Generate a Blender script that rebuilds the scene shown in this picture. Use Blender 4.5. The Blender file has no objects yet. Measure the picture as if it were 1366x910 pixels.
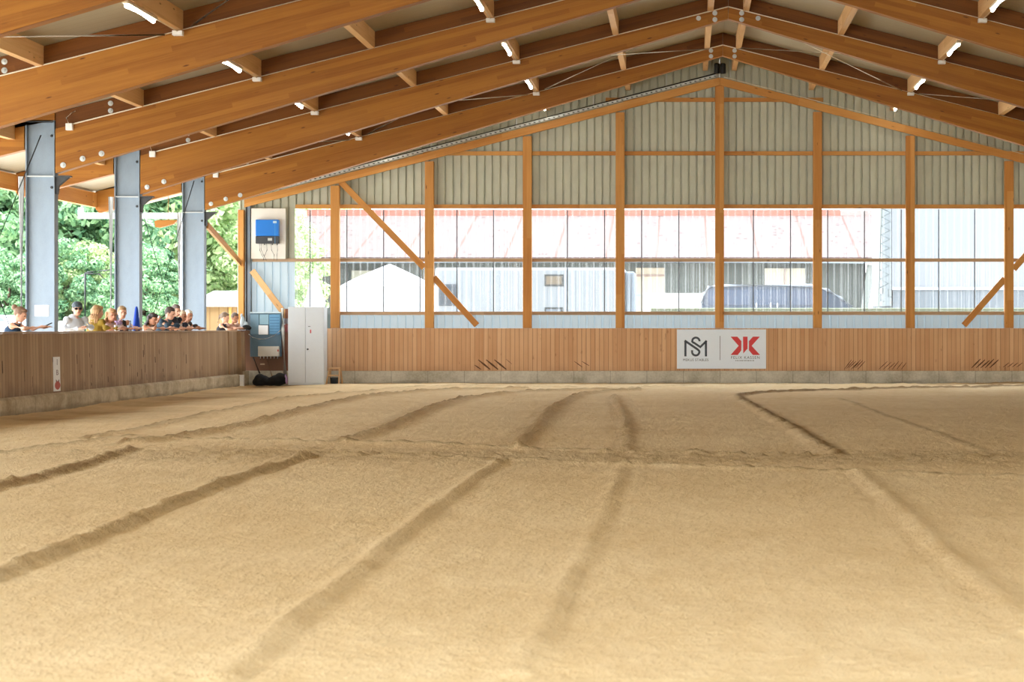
import bpy, bmesh, math, random
import numpy as np
from mathutils import Vector, Matrix
random.seed(7); rng = np.random.default_rng(7)
S = bpy.context.scene
COL = S.collection
F, CX, CY, CAMZ = 2441.0, 910.0, 437.0, 1.37        # focal length (px), vanishing point, eye height
def at(px, py, Y):                                   # reading of the photograph -> metres on the plane at depth Y
    return Vector(((px - CX) * Y / F, Y, CAMZ + (CY - py) * Y / F))
ORD = ['first', 'second', 'third', 'fourth', 'fifth', 'sixth', 'seventh', 'eighth', 'ninth', 'tenth', 'eleventh', 'twelfth', 'thirteenth',
       'fourteenth', 'fifteenth', 'sixteenth', 'seventeenth', 'eighteenth', 'nineteenth', 'twentieth', 'next to last', 'last']

# ------------------------------------------------------------------ materials
def lin(c):
    return tuple((x / 12.92 if x <= .04045 else ((x + .055) / 1.055) ** 2.4) for x in c)
def srgb(r, g, b): return lin((r / 255, g / 255, b / 255)) + (1,)
class NT:
    def __init__(s, name):
        s.m = bpy.data.materials.new(name); s.m.use_nodes = True
        s.t = s.m.node_tree; s.t.nodes.clear()
        s.out = s.n('ShaderNodeOutputMaterial')
    def n(s, typ, **kw):
        nd = s.t.nodes.new(typ)
        for k, v in kw.items():
            if k.startswith('i_'):
                key = k[2:]; key = int(key) if key.isdigit() else key.replace('_', ' ')
                s.put(nd.inputs[key], v)
            else: setattr(nd, k, v)
        return nd
    def put(s, sock, v):
        if isinstance(v, bpy.types.NodeSocket): s.t.links.new(v, sock)
        elif isinstance(v, bpy.types.Node): s.t.links.new(v.outputs[0], sock)
        else: sock.default_value = v
    def math(s, op, a, b=0.0, c=0.0):
        nd = s.n('ShaderNodeMath', operation=op); s.put(nd.inputs[0], a); s.put(nd.inputs[1], b); s.put(nd.inputs[2], c); return nd.outputs[0]
    def mix(s, f, a, b, mode='MIX'):
        nd = s.n('ShaderNodeMix', data_type='RGBA', blend_type=mode); s.put(nd.inputs[0], f); s.put(nd.inputs[6], a); s.put(nd.inputs[7], b); return nd.outputs[2]
    def ramp(s, f, stops):
        nd = s.n('ShaderNodeValToRGB'); s.put(nd.inputs[0], f); e = nd.color_ramp.elements
        while len(e) < len(stops): e.new(.5)
        for k, (p, c) in zip(e, stops): k.position = p; k.color = c if len(c) == 4 else (*c, 1)
        return nd.outputs[0]
    def smooth(s, x, a, b):
        nd = s.n('ShaderNodeMapRange', interpolation_type='SMOOTHSTEP'); s.put(nd.inputs[0], x); nd.inputs[1].default_value = a; nd.inputs[2].default_value = b; return nd.outputs[0]
    def noise(s, vec, scale, detail=3, rough=.55, out=0):
        nd = s.n('ShaderNodeTexNoise'); s.put(nd.inputs['Vector'], vec); nd.inputs['Scale'].default_value = scale
        nd.inputs['Detail'].default_value = detail; nd.inputs['Roughness'].default_value = rough; return nd.outputs[out]
    def scale(s, vec, sc, loc=(0, 0, 0)):
        nd = s.n('ShaderNodeMapping'); s.put(nd.inputs[0], vec); nd.inputs['Scale'].default_value = sc; nd.inputs['Location'].default_value = loc; return nd.outputs[0]
    def bsdf(s, col, rough=.6, metal=0., bump=None, bstr=.3, bdist=.02, spec=.5, **kw):
        b = s.n('ShaderNodeBsdfPrincipled'); s.put(b.inputs['Base Color'], col); s.put(b.inputs['Roughness'], rough); s.put(b.inputs['Metallic'], metal)
        b.inputs['Specular IOR Level'].default_value = spec
        for k, v in kw.items(): s.put(b.inputs[k.replace('_', ' ')], v)
        if bump is not None:
            bp = s.n('ShaderNodeBump'); s.put(bp.inputs['Height'], bump); bp.inputs['Strength'].default_value = bstr; bp.inputs['Distance'].default_value = bdist
            s.t.links.new(bp.outputs[0], b.inputs['Normal'])
        return b
    def done(s, sh):
        s.t.links.new(sh.outputs[0] if isinstance(sh, bpy.types.Node) else sh, s.out.inputs[0]); return s.m
    def coord(s, which='Object'): return s.n('ShaderNodeTexCoord').outputs[which]
    def rnd(s): return s.n('ShaderNodeObjectInfo').outputs['Random']

def plain(name, c, rough=.6, metal=0., var=.06, **kw):
    t = NT(name); n = t.noise(t.coord(), 9, 3)
    d = tuple(x * (1 - 3 * var) for x in c[:3]) + (1,)
    return t.done(t.bsdf(t.mix(n, d, c), rough, metal, **kw))
def glulam(name, c, dark, knot, lam=.08, rough=.55):
    """planed laminated timber: long grain, lamella bands, small dark knots; u runs along the piece"""
    t = NT(name); uv = t.coord('UV'); r = t.rnd()
    off = t.n('ShaderNodeCombineXYZ'); t.put(off.inputs[0], t.math('MULTIPLY', r, 37.)); t.put(off.inputs[1], t.math('MULTIPLY', r, 13.))
    v = t.n('ShaderNodeVectorMath', operation='ADD'); t.put(v.inputs[0], uv); t.put(v.inputs[1], off); v = v.outputs[0]
    grain = t.noise(t.scale(v, (1.2, 38, 1)), 1, 5, .65)
    broad = t.noise(t.scale(v, (.5, 5, 1)), 1, 3)
    sep = t.n('ShaderNodeSeparateXYZ'); t.put(sep.inputs[0], v)
    row = t.math('FLOOR', t.math('DIVIDE', sep.outputs[1], lam)); pc = t.math('FLOOR', t.math('ADD', t.math('DIVIDE', sep.outputs[0], 2.7), t.math('MULTIPLY', row, .37)))
    cmb = t.n('ShaderNodeCombineXYZ'); t.put(cmb.inputs[0], row); t.put(cmb.inputs[1], pc)
    wn = t.n('ShaderNodeTexWhiteNoise', noise_dimensions='2D'); t.put(wn.inputs[0], cmb.outputs[0])
    f = t.math('ADD', t.math('MULTIPLY', grain, .55), t.math('ADD', t.math('MULTIPLY', broad, .3), t.math('MULTIPLY', wn.outputs[0], .32)))
    col = t.ramp(f, [(.3, dark), (.75, c)])
    vo = t.n('ShaderNodeTexVoronoi'); t.put(vo.inputs['Vector'], t.scale(v, (1.15, 4.6, 1))); vo.inputs['Scale'].default_value = 1.9
    k = t.smooth(vo.outputs['Distance'], .15, .05)
    wn2 = t.n('ShaderNodeTexWhiteNoise', noise_dimensions='3D'); t.put(wn2.inputs[0], vo.outputs['Color'])
    k = t.math('MULTIPLY', k, t.smooth(wn2.outputs[0], .45, .6))
    col = t.mix(t.math('MULTIPLY', k, .85), col, knot)
    return t.done(t.bsdf(col, rough, spec=.3, bump=grain, bstr=.06, bdist=.005))
def boards(name, c, dark, groove, axis, pitch, stain, rough=.8):
    """upright planks; axis 0 -> along x, 1 -> along y; stain darkens the foot (object z)"""
    t = NT(name); o = t.coord(); sep = t.n('ShaderNodeSeparateXYZ'); t.put(sep.inputs[0], o)
    a = t.math('DIVIDE', sep.outputs[axis], pitch); i = t.math('FLOOR', a); fr = t.math('FRACT', a)
    wn = t.n('ShaderNodeTexWhiteNoise', noise_dimensions='1D'); t.put(wn.inputs['W'], i)
    sc = [1, 1, 1]; sc[axis] = 40; sc[2] = .9; sc[1 - axis] = 1
    grain = t.noise(t.scale(o, tuple(sc)), 1, 5, .65); patch = t.noise(o, 1.1, 4)
    f = t.math('ADD', t.math('MULTIPLY', grain, .5), t.math('ADD', t.math('MULTIPLY', wn.outputs[0], .3), t.math('MULTIPLY', patch, .35)))
    col = t.ramp(f, [(.3, dark), (.8, c)])
    sp = t.noise(t.scale(o, (9, 9, 3)), 1, 2); col = t.mix(t.math('MULTIPLY', t.smooth(sp, .68, .78), .5), col, groove)
    low = t.smooth(t.math('ADD', sep.outputs[2], t.math('MULTIPLY', t.noise(o, 2.3, 4), .55)), .78, .4)
    col = t.mix(t.math('MULTIPLY', low, stain), col, groove)
    edge = t.math('MINIMUM', fr, t.math('SUBTRACT', 1, fr)); g = t.smooth(edge, .09, .02)
    col = t.mix(t.math('MULTIPLY', g, t.math('ADD', .35, t.math('MULTIPLY', wn.outputs[0], .5))), col, groove)
    return t.done(t.bsdf(col, rough, spec=.25, bump=t.math('SUBTRACT', 1, g), bstr=.4, bdist=.01))
def concrete(name, c, dark, axis):
    t = NT(name); o = t.coord(); sep = t.n('ShaderNodeSeparateXYZ'); t.put(sep.inputs[0], o)
    n1 = t.noise(o, 2.2, 5); n2 = t.noise(o, 22, 3)
    col = t.ramp(t.math('ADD', t.math('MULTIPLY', n1, .7), t.math('MULTIPLY', n2, .3)), [(.35, dark), (.62, c)])
    moss = t.smooth(t.math('ADD', sep.outputs[2], t.math('MULTIPLY', t.noise(t.scale(o, (.7, .7, 4)), 1.5, 4), .3)), .21, .1)
    col = t.mix(t.math('MULTIPLY', moss, .55), col, tuple(x * .45 for x in dark[:3]) + (1,))
    fr = t.math('FRACT', t.math('DIVIDE', sep.outputs[axis], .9)); g = t.smooth(t.math('MINIMUM', fr, t.math('SUBTRACT', 1, fr)), .014, .004)
    col = t.mix(t.math('MULTIPLY', g, .5), col, tuple(x * .4 for x in dark[:3]) + (1,))
    return t.done(t.bsdf(col, .9, spec=.2, bump=n2, bstr=.3))
def galv(name, c, rough=.5, metal=.35):
    t = NT(name); o = t.coord(); n = t.noise(t.scale(o, (1, 1, .5)), 5, 5); n2 = t.noise(o, 55, 2)
    col = t.mix(t.math('ADD', t.math('MULTIPLY', n, .8), t.math('MULTIPLY', n2, .25)), tuple(x * .62 for x in c[:3]) + (1,), c)
    return t.done(t.bsdf(col, t.math('ADD', rough - .1, t.math('MULTIPLY', n, .25)), metal, spec=.4))
def emit(name, c, st):
    t = NT(name); e = t.n('ShaderNodeEmission'); e.inputs[0].default_value = c; e.inputs[1].default_value = st; return t.done(e)
def leafmat(name, a, b):
    t = NT(name); g = t.n('ShaderNodeNewGeometry'); n = t.noise(t.coord(), .7, 3)
    f = t.math('ADD', t.math('MULTIPLY', g.outputs['Random Per Island'], .6), t.math('MULTIPLY', n, .5))
    col = t.ramp(f, [(.2, a), (.85, b)])
    d = t.bsdf(col, .5, spec=.35); tr = t.n('ShaderNodeBsdfTranslucent'); t.put(tr.inputs[0], col)
    mx = t.n('ShaderNodeMixShader'); mx.inputs[0].default_value = .3; t.put(mx.inputs[1], d.outputs[0]); t.put(mx.inputs[2], tr.outputs[0])
    return t.done(mx)
def sandmat():
    t = NT('arena_sand'); o = t.coord()
    at_ = t.n('ShaderNodeAttribute'); at_.attribute_name = 'turned_shaded'; turned_shaded = at_.outputs['Fac']
    n1 = t.noise(o, .35, 4); n2 = t.noise(t.scale(o, (2.2, .7, 1)), 2.5, 5, .6); n3 = t.noise(o, 14, 4, .7); n4 = t.noise(o, 60, 3, .7)
    f = t.math('ADD', t.math('ADD', t.math('MULTIPLY', n1, .35), t.math('MULTIPLY', n2, .3)), t.math('ADD', t.math('MULTIPLY', n3, .25), t.math('MULTIPLY', n4, .2)))
    col = t.ramp(f, [(.3, SAND_D), (.68, SAND_L)])
    col = t.mix(t.math('MULTIPLY', turned_shaded, .8), col, SAND_T)
    h = t.math('ADD', t.math('MULTIPLY', n3, .8), t.math('ADD', t.math('MULTIPLY', n4, .45), t.math('MULTIPLY', n2, .7)))
    return t.done(t.bsdf(col, .95, spec=.1, bump=h, bstr=.8, bdist=.05))
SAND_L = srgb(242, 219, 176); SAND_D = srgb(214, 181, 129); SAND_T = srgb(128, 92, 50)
def polycarb():
    """clear ribbed sheet: mostly see-through, with a milky streak on every rib"""
    t = NT('clear_ribbed_sheet'); o = t.coord(); sep = t.n('ShaderNodeSeparateXYZ'); t.put(sep.inputs[0], o)
    fr = t.math('FRACT', t.math('DIVIDE', sep.outputs[0], .1757)); rib = t.smooth(t.math('ABSOLUTE', t.math('SUBTRACT', fr, .5)), .2, .04)
    n = t.noise(t.scale(o, (1.5, 1, .25)), 1.3, 3)
    haze = t.math('ADD', .025, t.math('MULTIPLY', rib, t.math('MULTIPLY', n, .17)))
    d = t.n('ShaderNodeBsdfDiffuse'); d.inputs[0].default_value = (.9, .92, .93, 1)
    tl = t.n('ShaderNodeBsdfTranslucent'); tl.inputs[0].default_value = (.95, .97, .98, 1)
    m0 = t.n('ShaderNodeMixShader'); m0.inputs[0].default_value = .8; t.put(m0.inputs[1], d.outputs[0]); t.put(m0.inputs[2], tl.outputs[0])
    tr = t.n('ShaderNodeBsdfTransparent'); tr.inputs[0].default_value = (.95, .96, .97, 1)
    m1 = t.n('ShaderNodeMixShader'); t.put(m1.inputs[0], haze); t.put(m1.inputs[1], tr.outputs[0]); t.put(m1.inputs[2], m0.outputs[0])
    gl = t.n('ShaderNodeBsdfGlossy'); gl.inputs['Roughness'].default_value = .15
    m2 = t.n('ShaderNodeMixShader'); m2.inputs[0].default_value = .03; t.put(m2.inputs[1], m1.outputs[0]); t.put(m2.inputs[2], gl.outputs[0])
    return t.done(m2)
def tiles():
    t = NT('old_roof_tiles'); o = t.coord('UV'); sep = t.n('ShaderNodeSeparateXYZ'); t.put(sep.inputs[0], o)
    n = t.noise(o, 1.5, 4); n2 = t.noise(t.scale(o, (3.3, 2.9, 1)), 1, 0)
    col = t.mix(n, srgb(92, 77, 74), srgb(103, 91, 89))
    vo = t.n('ShaderNodeTexVoronoi'); t.put(vo.inputs['Vector'], t.scale(o, (3.2, 2.6, 1))); vo.inputs['Scale'].default_value = 1
    wn = t.n('ShaderNodeTexWhiteNoise', noise_dimensions='3D'); t.put(wn.inputs[0], vo.outputs['Color'])
    dk = t.math('MULTIPLY', t.smooth(vo.outputs['Distance'], .32, .2), t.smooth(wn.outputs[0], .68, .74))
    col = t.mix(t.math('MULTIPLY', dk, .8), col, srgb(44, 36, 38))
    fx = t.math('FRACT', t.math('DIVIDE', sep.outputs[0], 2.05)); col = t.mix(t.math('MULTIPLY', t.smooth(t.math('ABSOLUTE', t.math('SUBTRACT', fx, .5)), .03, .012), .75), col, srgb(84, 56, 46))
    fy = t.math('FRACT', t.math('DIVIDE', sep.outputs[1], .42)); col = t.mix(t.math('MULTIPLY', t.smooth(fy, .16, .02), .35), col, srgb(80, 64, 60))
    return t.done(t.bsdf(col, .85, spec=.2))

M = {}
M['glulam'] = glulam('glulam_spruce', srgb(166, 110, 40), srgb(128, 74, 18), srgb(84, 40, 14))
M['glulam_shaded'] = glulam('glulam_spruce_shaded', srgb(124, 74, 24), srgb(92, 50, 13), srgb(70, 34, 14))  # darker wood tone paints in the shade above the purlin undersides
M['timber'] = glulam('wall_timber', srgb(206, 152, 84), srgb(176, 112, 46), srgb(82, 46, 22), lam=.3)
M['timber_grey'] = glulam('weathered_timber', srgb(196, 168, 138), srgb(148, 122, 96), srgb(70, 48, 34), lam=.3)
M['purlin'] = glulam('purlin_timber', srgb(226, 186, 136), srgb(196, 148, 92), srgb(120, 78, 40), lam=.3)
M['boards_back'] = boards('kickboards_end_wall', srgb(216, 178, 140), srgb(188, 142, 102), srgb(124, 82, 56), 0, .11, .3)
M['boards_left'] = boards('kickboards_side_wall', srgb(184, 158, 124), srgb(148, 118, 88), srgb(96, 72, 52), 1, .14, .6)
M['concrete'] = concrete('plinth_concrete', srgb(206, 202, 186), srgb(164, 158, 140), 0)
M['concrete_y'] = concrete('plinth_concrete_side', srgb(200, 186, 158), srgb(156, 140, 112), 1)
M['deck'] = None
M['steel_cladding'] = galv('pale_sheet_steel', srgb(206, 210, 192), .45, .05)
M['steel'] = galv('galvanised_steel', srgb(152, 168, 184), .5, .2)
t_ = NT('pale_blue_ribbed_sheet'); d_ = t_.n('ShaderNodeBsdfDiffuse'); d_.inputs[0].default_value = srgb(176, 188, 194); l_ = t_.n('ShaderNodeBsdfTranslucent'); l_.inputs[0].default_value = srgb(180, 196, 206)
x_ = t_.n('ShaderNodeMixShader'); x_.inputs[0].default_value = .16; t_.put(x_.inputs[1], d_.outputs[0]); t_.put(x_.inputs[2], l_.outputs[0]); M['lower_steel'] = t_.done(x_)
M['steel_light'] = galv('bright_steel', srgb(216, 222, 222), .4, .3)
M['dark_steel'] = plain('dark_steel', srgb(70, 72, 74), .5, .4)
M['white'] = plain('white_paint', srgb(238, 238, 236), .5, var=.02)
M['offwhite'] = plain('cream_cable', srgb(236, 226, 206), .5, var=.02)
M['cabinet'] = plain('cabinet_grey_white', srgb(214, 222, 228), .45, var=.02)
M['black'] = plain('black_plastic', srgb(22, 22, 24), .5)
M['black_cloth'] = plain('black_cloth', srgb(14, 14, 16), .9)
M['blue'] = plain('bright_blue_plastic', srgb(0, 118, 214), .4, var=.02)
M['inverter_grey'] = plain('inverter_dark_grey', srgb(58, 62, 68), .5)
M['cone_blue'] = plain('cone_blue', srgb(0, 66, 186), .7, var=.03)
t_ = NT('translucent_white'); d_ = t_.n('ShaderNodeBsdfDiffuse'); d_.inputs[0].default_value = (.9, .9, .9, 1); l_ = t_.n('ShaderNodeBsdfTranslucent'); l_.inputs[0].default_value = (.92, .95, .96, 1)
x_ = t_.n('ShaderNodeMixShader'); x_.inputs[0].default_value = .6; t_.put(x_.inputs[1], d_.outputs[0]); t_.put(x_.inputs[2], l_.outputs[0]); M['translucent'] = t_.done(x_)
t_ = NT('joint_strip'); d_ = t_.n('ShaderNodeBsdfDiffuse'); d_.inputs[0].default_value = srgb(140, 146, 152); l_ = t_.n('ShaderNodeBsdfTranslucent'); l_.inputs[0].default_value = srgb(120, 126, 134)
x_ = t_.n('ShaderNodeMixShader'); x_.inputs[0].default_value = .45; t_.put(x_.inputs[1], d_.outputs[0]); t_.put(x_.inputs[2], l_.outputs[0]); M['joint'] = t_.done(x_)
M['tube'] = emit('led_tube_glow', (1, .94, .82, 1), 16.)
M['sheet'] = polycarb()
M['sand'] = sandmat()
M['tiles'] = tiles()
M['leaf_a'] = leafmat('leaf_green_blue', srgb(62, 112, 82), srgb(162, 198, 146))
M['leaf_b'] = leafmat('leaf_green_yellow', srgb(140, 176, 116), srgb(218, 230, 176))
M['bark'] = plain('bark', srgb(92, 76, 60), .9)
t_ = NT('sandwich_panel_underside'); o_ = t_.coord(); s_ = t_.n('ShaderNodeSeparateXYZ'); t_.put(s_.inputs[0], o_)
g_ = t_.math('FRACT', t_.math('DIVIDE', s_.outputs[1], .25)); e_ = t_.smooth(t_.math('ABSOLUTE', t_.math('SUBTRACT', g_, .5)), .06, .02)
M['deck'] = t_.done(t_.bsdf(t_.mix(t_.math('MULTIPLY', e_, .2), srgb(164, 154, 130), srgb(122, 112, 92)), .5, spec=.3))
def bmat(name, r, g, b, rough=.7, **kw):
    if name not in M: M[name] = plain(name, srgb(r, g, b), rough, **kw)
    return M[name]

# ------------------------------------------------------------------ mesh building
class MB:
    def __init__(s): s.v = []; s.f = []
    def add(s, vs, fs):
        b = len(s.v); s.v += [Vector(x) for x in vs]; s.f += [[i + b for i in f] for f in fs]; return s
    def box(s, lo, hi):
        x0, y0, z0 = lo; x1, y1, z1 = hi
        return s.add([(x0, y0, z0), (x1, y0, z0), (x1, y1, z0), (x0, y1, z0), (x0, y0, z1), (x1, y0, z1), (x1, y1, z1), (x0, y1, z1)],
                     [[0, 3, 2, 1], [4, 5, 6, 7], [0, 1, 5, 4], [1, 2, 6, 5], [2, 3, 7, 6], [3, 0, 4, 7]])
    def bar(s, p0, p1, w, h, up=(0, 0, 1)):
        p0 = Vector(p0); p1 = Vector(p1); d = (p1 - p0).normalized(); u = Vector(up)
        r = d.cross(u)
        if r.length < 1e-4: r = d.cross(Vector((0, 1, 0)))
        r.normalize(); u = r.cross(d); r *= w / 2; u *= h / 2
        vs = [p + a * r + b * u for p in (p0, p1) for a, b in ((-1, -1), (1, -1), (1, 1), (-1, 1))]
        return s.add(vs, [[0, 1, 2, 3], [7, 6, 5, 4], [0, 4, 5, 1], [1, 5, 6, 2], [2, 6, 7, 3], [3, 7, 4, 0]])
    def prism(s, pts, axis, a, b):
        """polygon (2-D pts) pushed along an axis: axis 1 -> (x,z) pts from y=a to y=b; axis 0 -> (y,z); axis 2 -> (x,y)"""
        def P(p, t): return {0: (t, p[0], p[1]), 1: (p[0], t, p[1]), 2: (p[0], p[1], t)}[axis]
        n = len(pts); vs = [P(p, a) for p in pts] + [P(p, b) for p in pts]
        return s.add(vs, [list(range(n)), list(range(2 * n - 1, n - 1, -1))] + [[i, i + n, (i + 1) % n + n, (i + 1) % n] for i in range(n)])
    def tube(s, pts, r, n=8, cap=True):
        pts = [Vector(p) for p in pts]; k = len(pts); rs = r if isinstance(r, (list, tuple)) else [r] * k
        b = len(s.v); up = None
        for i, p in enumerate(pts):
            d = (pts[min(i + 1, k - 1)] - pts[max(i - 1, 0)]).normalized()
            a = d.cross(up if up is not None and abs(d.dot(up)) < .98 else (Vector((0, 0, 1)) if abs(d.z) < .9 else Vector((1, 0, 0)))).normalized()
            c = d.cross(a); up = c
            for j in range(n):
                t = 2 * math.pi * j / n; s.v.append(p + rs[i] * (math.cos(t) * a + math.sin(t) * c))
        for i in range(k - 1):
            for j in range(n):
                j2 = (j + 1) % n; s.f.append([b + i * n + j, b + i * n + j2, b + (i + 1) * n + j2, b + (i + 1) * n + j])
        if cap: s.f.append([b + j for j in range(n)][::-1]); s.f.append([b + (k - 1) * n + j for j in range(n)])
        return s
    def lathe(s, prof, c=(0, 0, 0), n=20, axis='z'):
        b = len(s.v); c = Vector(c)
        for r, z in prof:
            for j in range(n):
                t = 2 * math.pi * j / n; p = (r * math.cos(t), r * math.sin(t), z)
                if axis == 'y': p = (p[0], p[2], p[1])
                s.v.append(c + Vector(p))
        for i in range(len(prof) - 1):
            for j in range(n): j2 = (j + 1) % n; s.f.append([b + i * n + j, b + i * n + j2, b + (i + 1) * n + j2, b + (i + 1) * n + j])
        s.f.append([b + j for j in range(n)][::-1]); s.f.append([b + (len(prof) - 1) * n + j for j in range(n)])
        return s
    def ball(s, c, r, rot=None, n=12, m=8):
        c = Vector(c); r = (r, r, r) if isinstance(r, (int, float)) else r; b = len(s.v)
        def P(x, y, z):
            p = Vector((x * r[0], y * r[1], z * r[2])); return c + (rot @ p if rot is not None else p)
        s.v.append(P(0, 0, -1))
        for i in range(1, m):
            ph = -math.pi / 2 + math.pi * i / m
            for j in range(n): t = 2 * math.pi * j / n; s.v.append(P(math.cos(ph) * math.cos(t), math.cos(ph) * math.sin(t), math.sin(ph)))
        s.v.append(P(0, 0, 1)); top = len(s.v) - 1
        for j in range(n):
            j2 = (j + 1) % n; s.f.append([b, b + 1 + j2, b + 1 + j]); s.f.append([top, b + 1 + (m - 2) * n + j, b + 1 + (m - 2) * n + j2])
            for i in range(m - 2): s.f.append([b + 1 + i * n + j, b + 1 + i * n + j2, b + 1 + (i + 1) * n + j2, b + 1 + (i + 1) * n + j])
        return s
    def cone_seg(s, p0, r0, p1, r1, n=12):
        """tapered limb with round ends"""
        p0 = Vector(p0); p1 = Vector(p1); s.tube([p0, p1], [r0, r1], n); s.ball(p0, r0, n=n, m=6); s.ball(p1, r1, n=n, m=6); return s
    def mesh(s, name, axis=(1, 0, 0), smooth=False, origin=(0, 0, 0)):
        me = bpy.data.meshes.new(name); o = Vector(origin)
        me.from_pydata([v - o for v in s.v], [], s.f)
        bm = bmesh.new(); bm.from_mesh(me); bmesh.ops.recalc_face_normals(bm, faces=bm.faces); bm.to_mesh(me); bm.free()
        uv = me.uv_layers.new(name='UVMap'); a = Vector(axis).normalized(); z = Vector((0, 0, 1)); y = Vector((0, 1, 0))
        for p in me.polygons:
            nrm = p.normal
            b = nrm.cross(a); u = a
            if b.length < .3: u = y if abs(nrm.dot(y)) < .8 else z; b = nrm.cross(u)
            b.normalize()
            for li in p.loop_indices:
                co = me.vertices[me.loops[li].vertex_index].co + o
                uv.data[li].uv = (co.dot(u), co.dot(b))
        if smooth:
            for p in me.polygons: p.use_smooth = True
        return me
    def build(s, name, mat, parent=None, axis=(1, 0, 0), smooth=False, origin=(0, 0, 0), bevel=0):
        if parent is not None: origin = parent.matrix_world.translation if parent.type == 'EMPTY' else parent.location; origin = BASE.get(parent.name, origin)
        me = s.mesh(name, axis, smooth, origin); me.materials.append(mat)
        o = bpy.data.objects.new(name, me); COL.objects.link(o)
        if parent is not None: o.parent = parent; BASE[o.name] = Vector(origin)
        else: o.location = origin; BASE[o.name] = Vector(origin)
        if bevel:
            b = o.modifiers.new('soft_edges', 'BEVEL'); b.width = bevel; b.segments = 2; b.limit_method = 'ANGLE'
        return o
BASE = {}
def tag(o, label, cat, group=None, kind=None):
    if label: o['label'] = label
    if cat: o['category'] = cat
    if group: o['group'] = group
    if kind: o['kind'] = kind
    return o
def empty(name, loc, label=None, cat=None, group=None, kind=None):
    o = bpy.data.objects.new(name, None); o.location = loc; o.empty_display_size = .2; COL.objects.link(o); BASE[o.name] = Vector(loc)
    return tag(o, label, cat, group, kind)
def struct(o): o['kind'] = 'structure'; return o
def text_mb(txt, size, pos, right=(1, 0, 0), up=(0, 0, 1), align='CENTER', depth=.0, squeeze=1.0, spacing=1.0):
    c = bpy.data.curves.new('lettering', 'FONT'); c.body = txt; c.size = size; c.align_x = align; c.space_character = spacing
    o = bpy.data.objects.new('lettering', c); COL.objects.link(o)
    me = bpy.data.meshes.new_from_object(o.evaluated_get(bpy.context.evaluated_depsgraph_get()))
    r = Vector(right); u = Vector(up); p = Vector(pos); mb = MB()
    mb.add([p + r * v.co.x * squeeze + u * v.co.y for v in me.vertices], [list(f.vertices) for f in me.polygons])
    bpy.data.objects.remove(o); bpy.data.curves.remove(c); bpy.data.meshes.remove(me)
    return mb

# ------------------------------------------------------------------ hall dimensions
YG = 45.2                                            # inner face of the end wall
RX = .93                                             # ridge line
FR = [17., 22., 27., 32., 37., 42.]                  # roof frames
def line_z(x): return 7.84 - .253 * abs(x - RX)      # where the purlins' undersides meet the rafters
def bot_z(x): return 7.60 - .2985 * abs(x - RX)
def deck_z(x): return line_z(x) + .29
XL, XR = -10.95, 12.81                               # inner flanges of the columns

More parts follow.
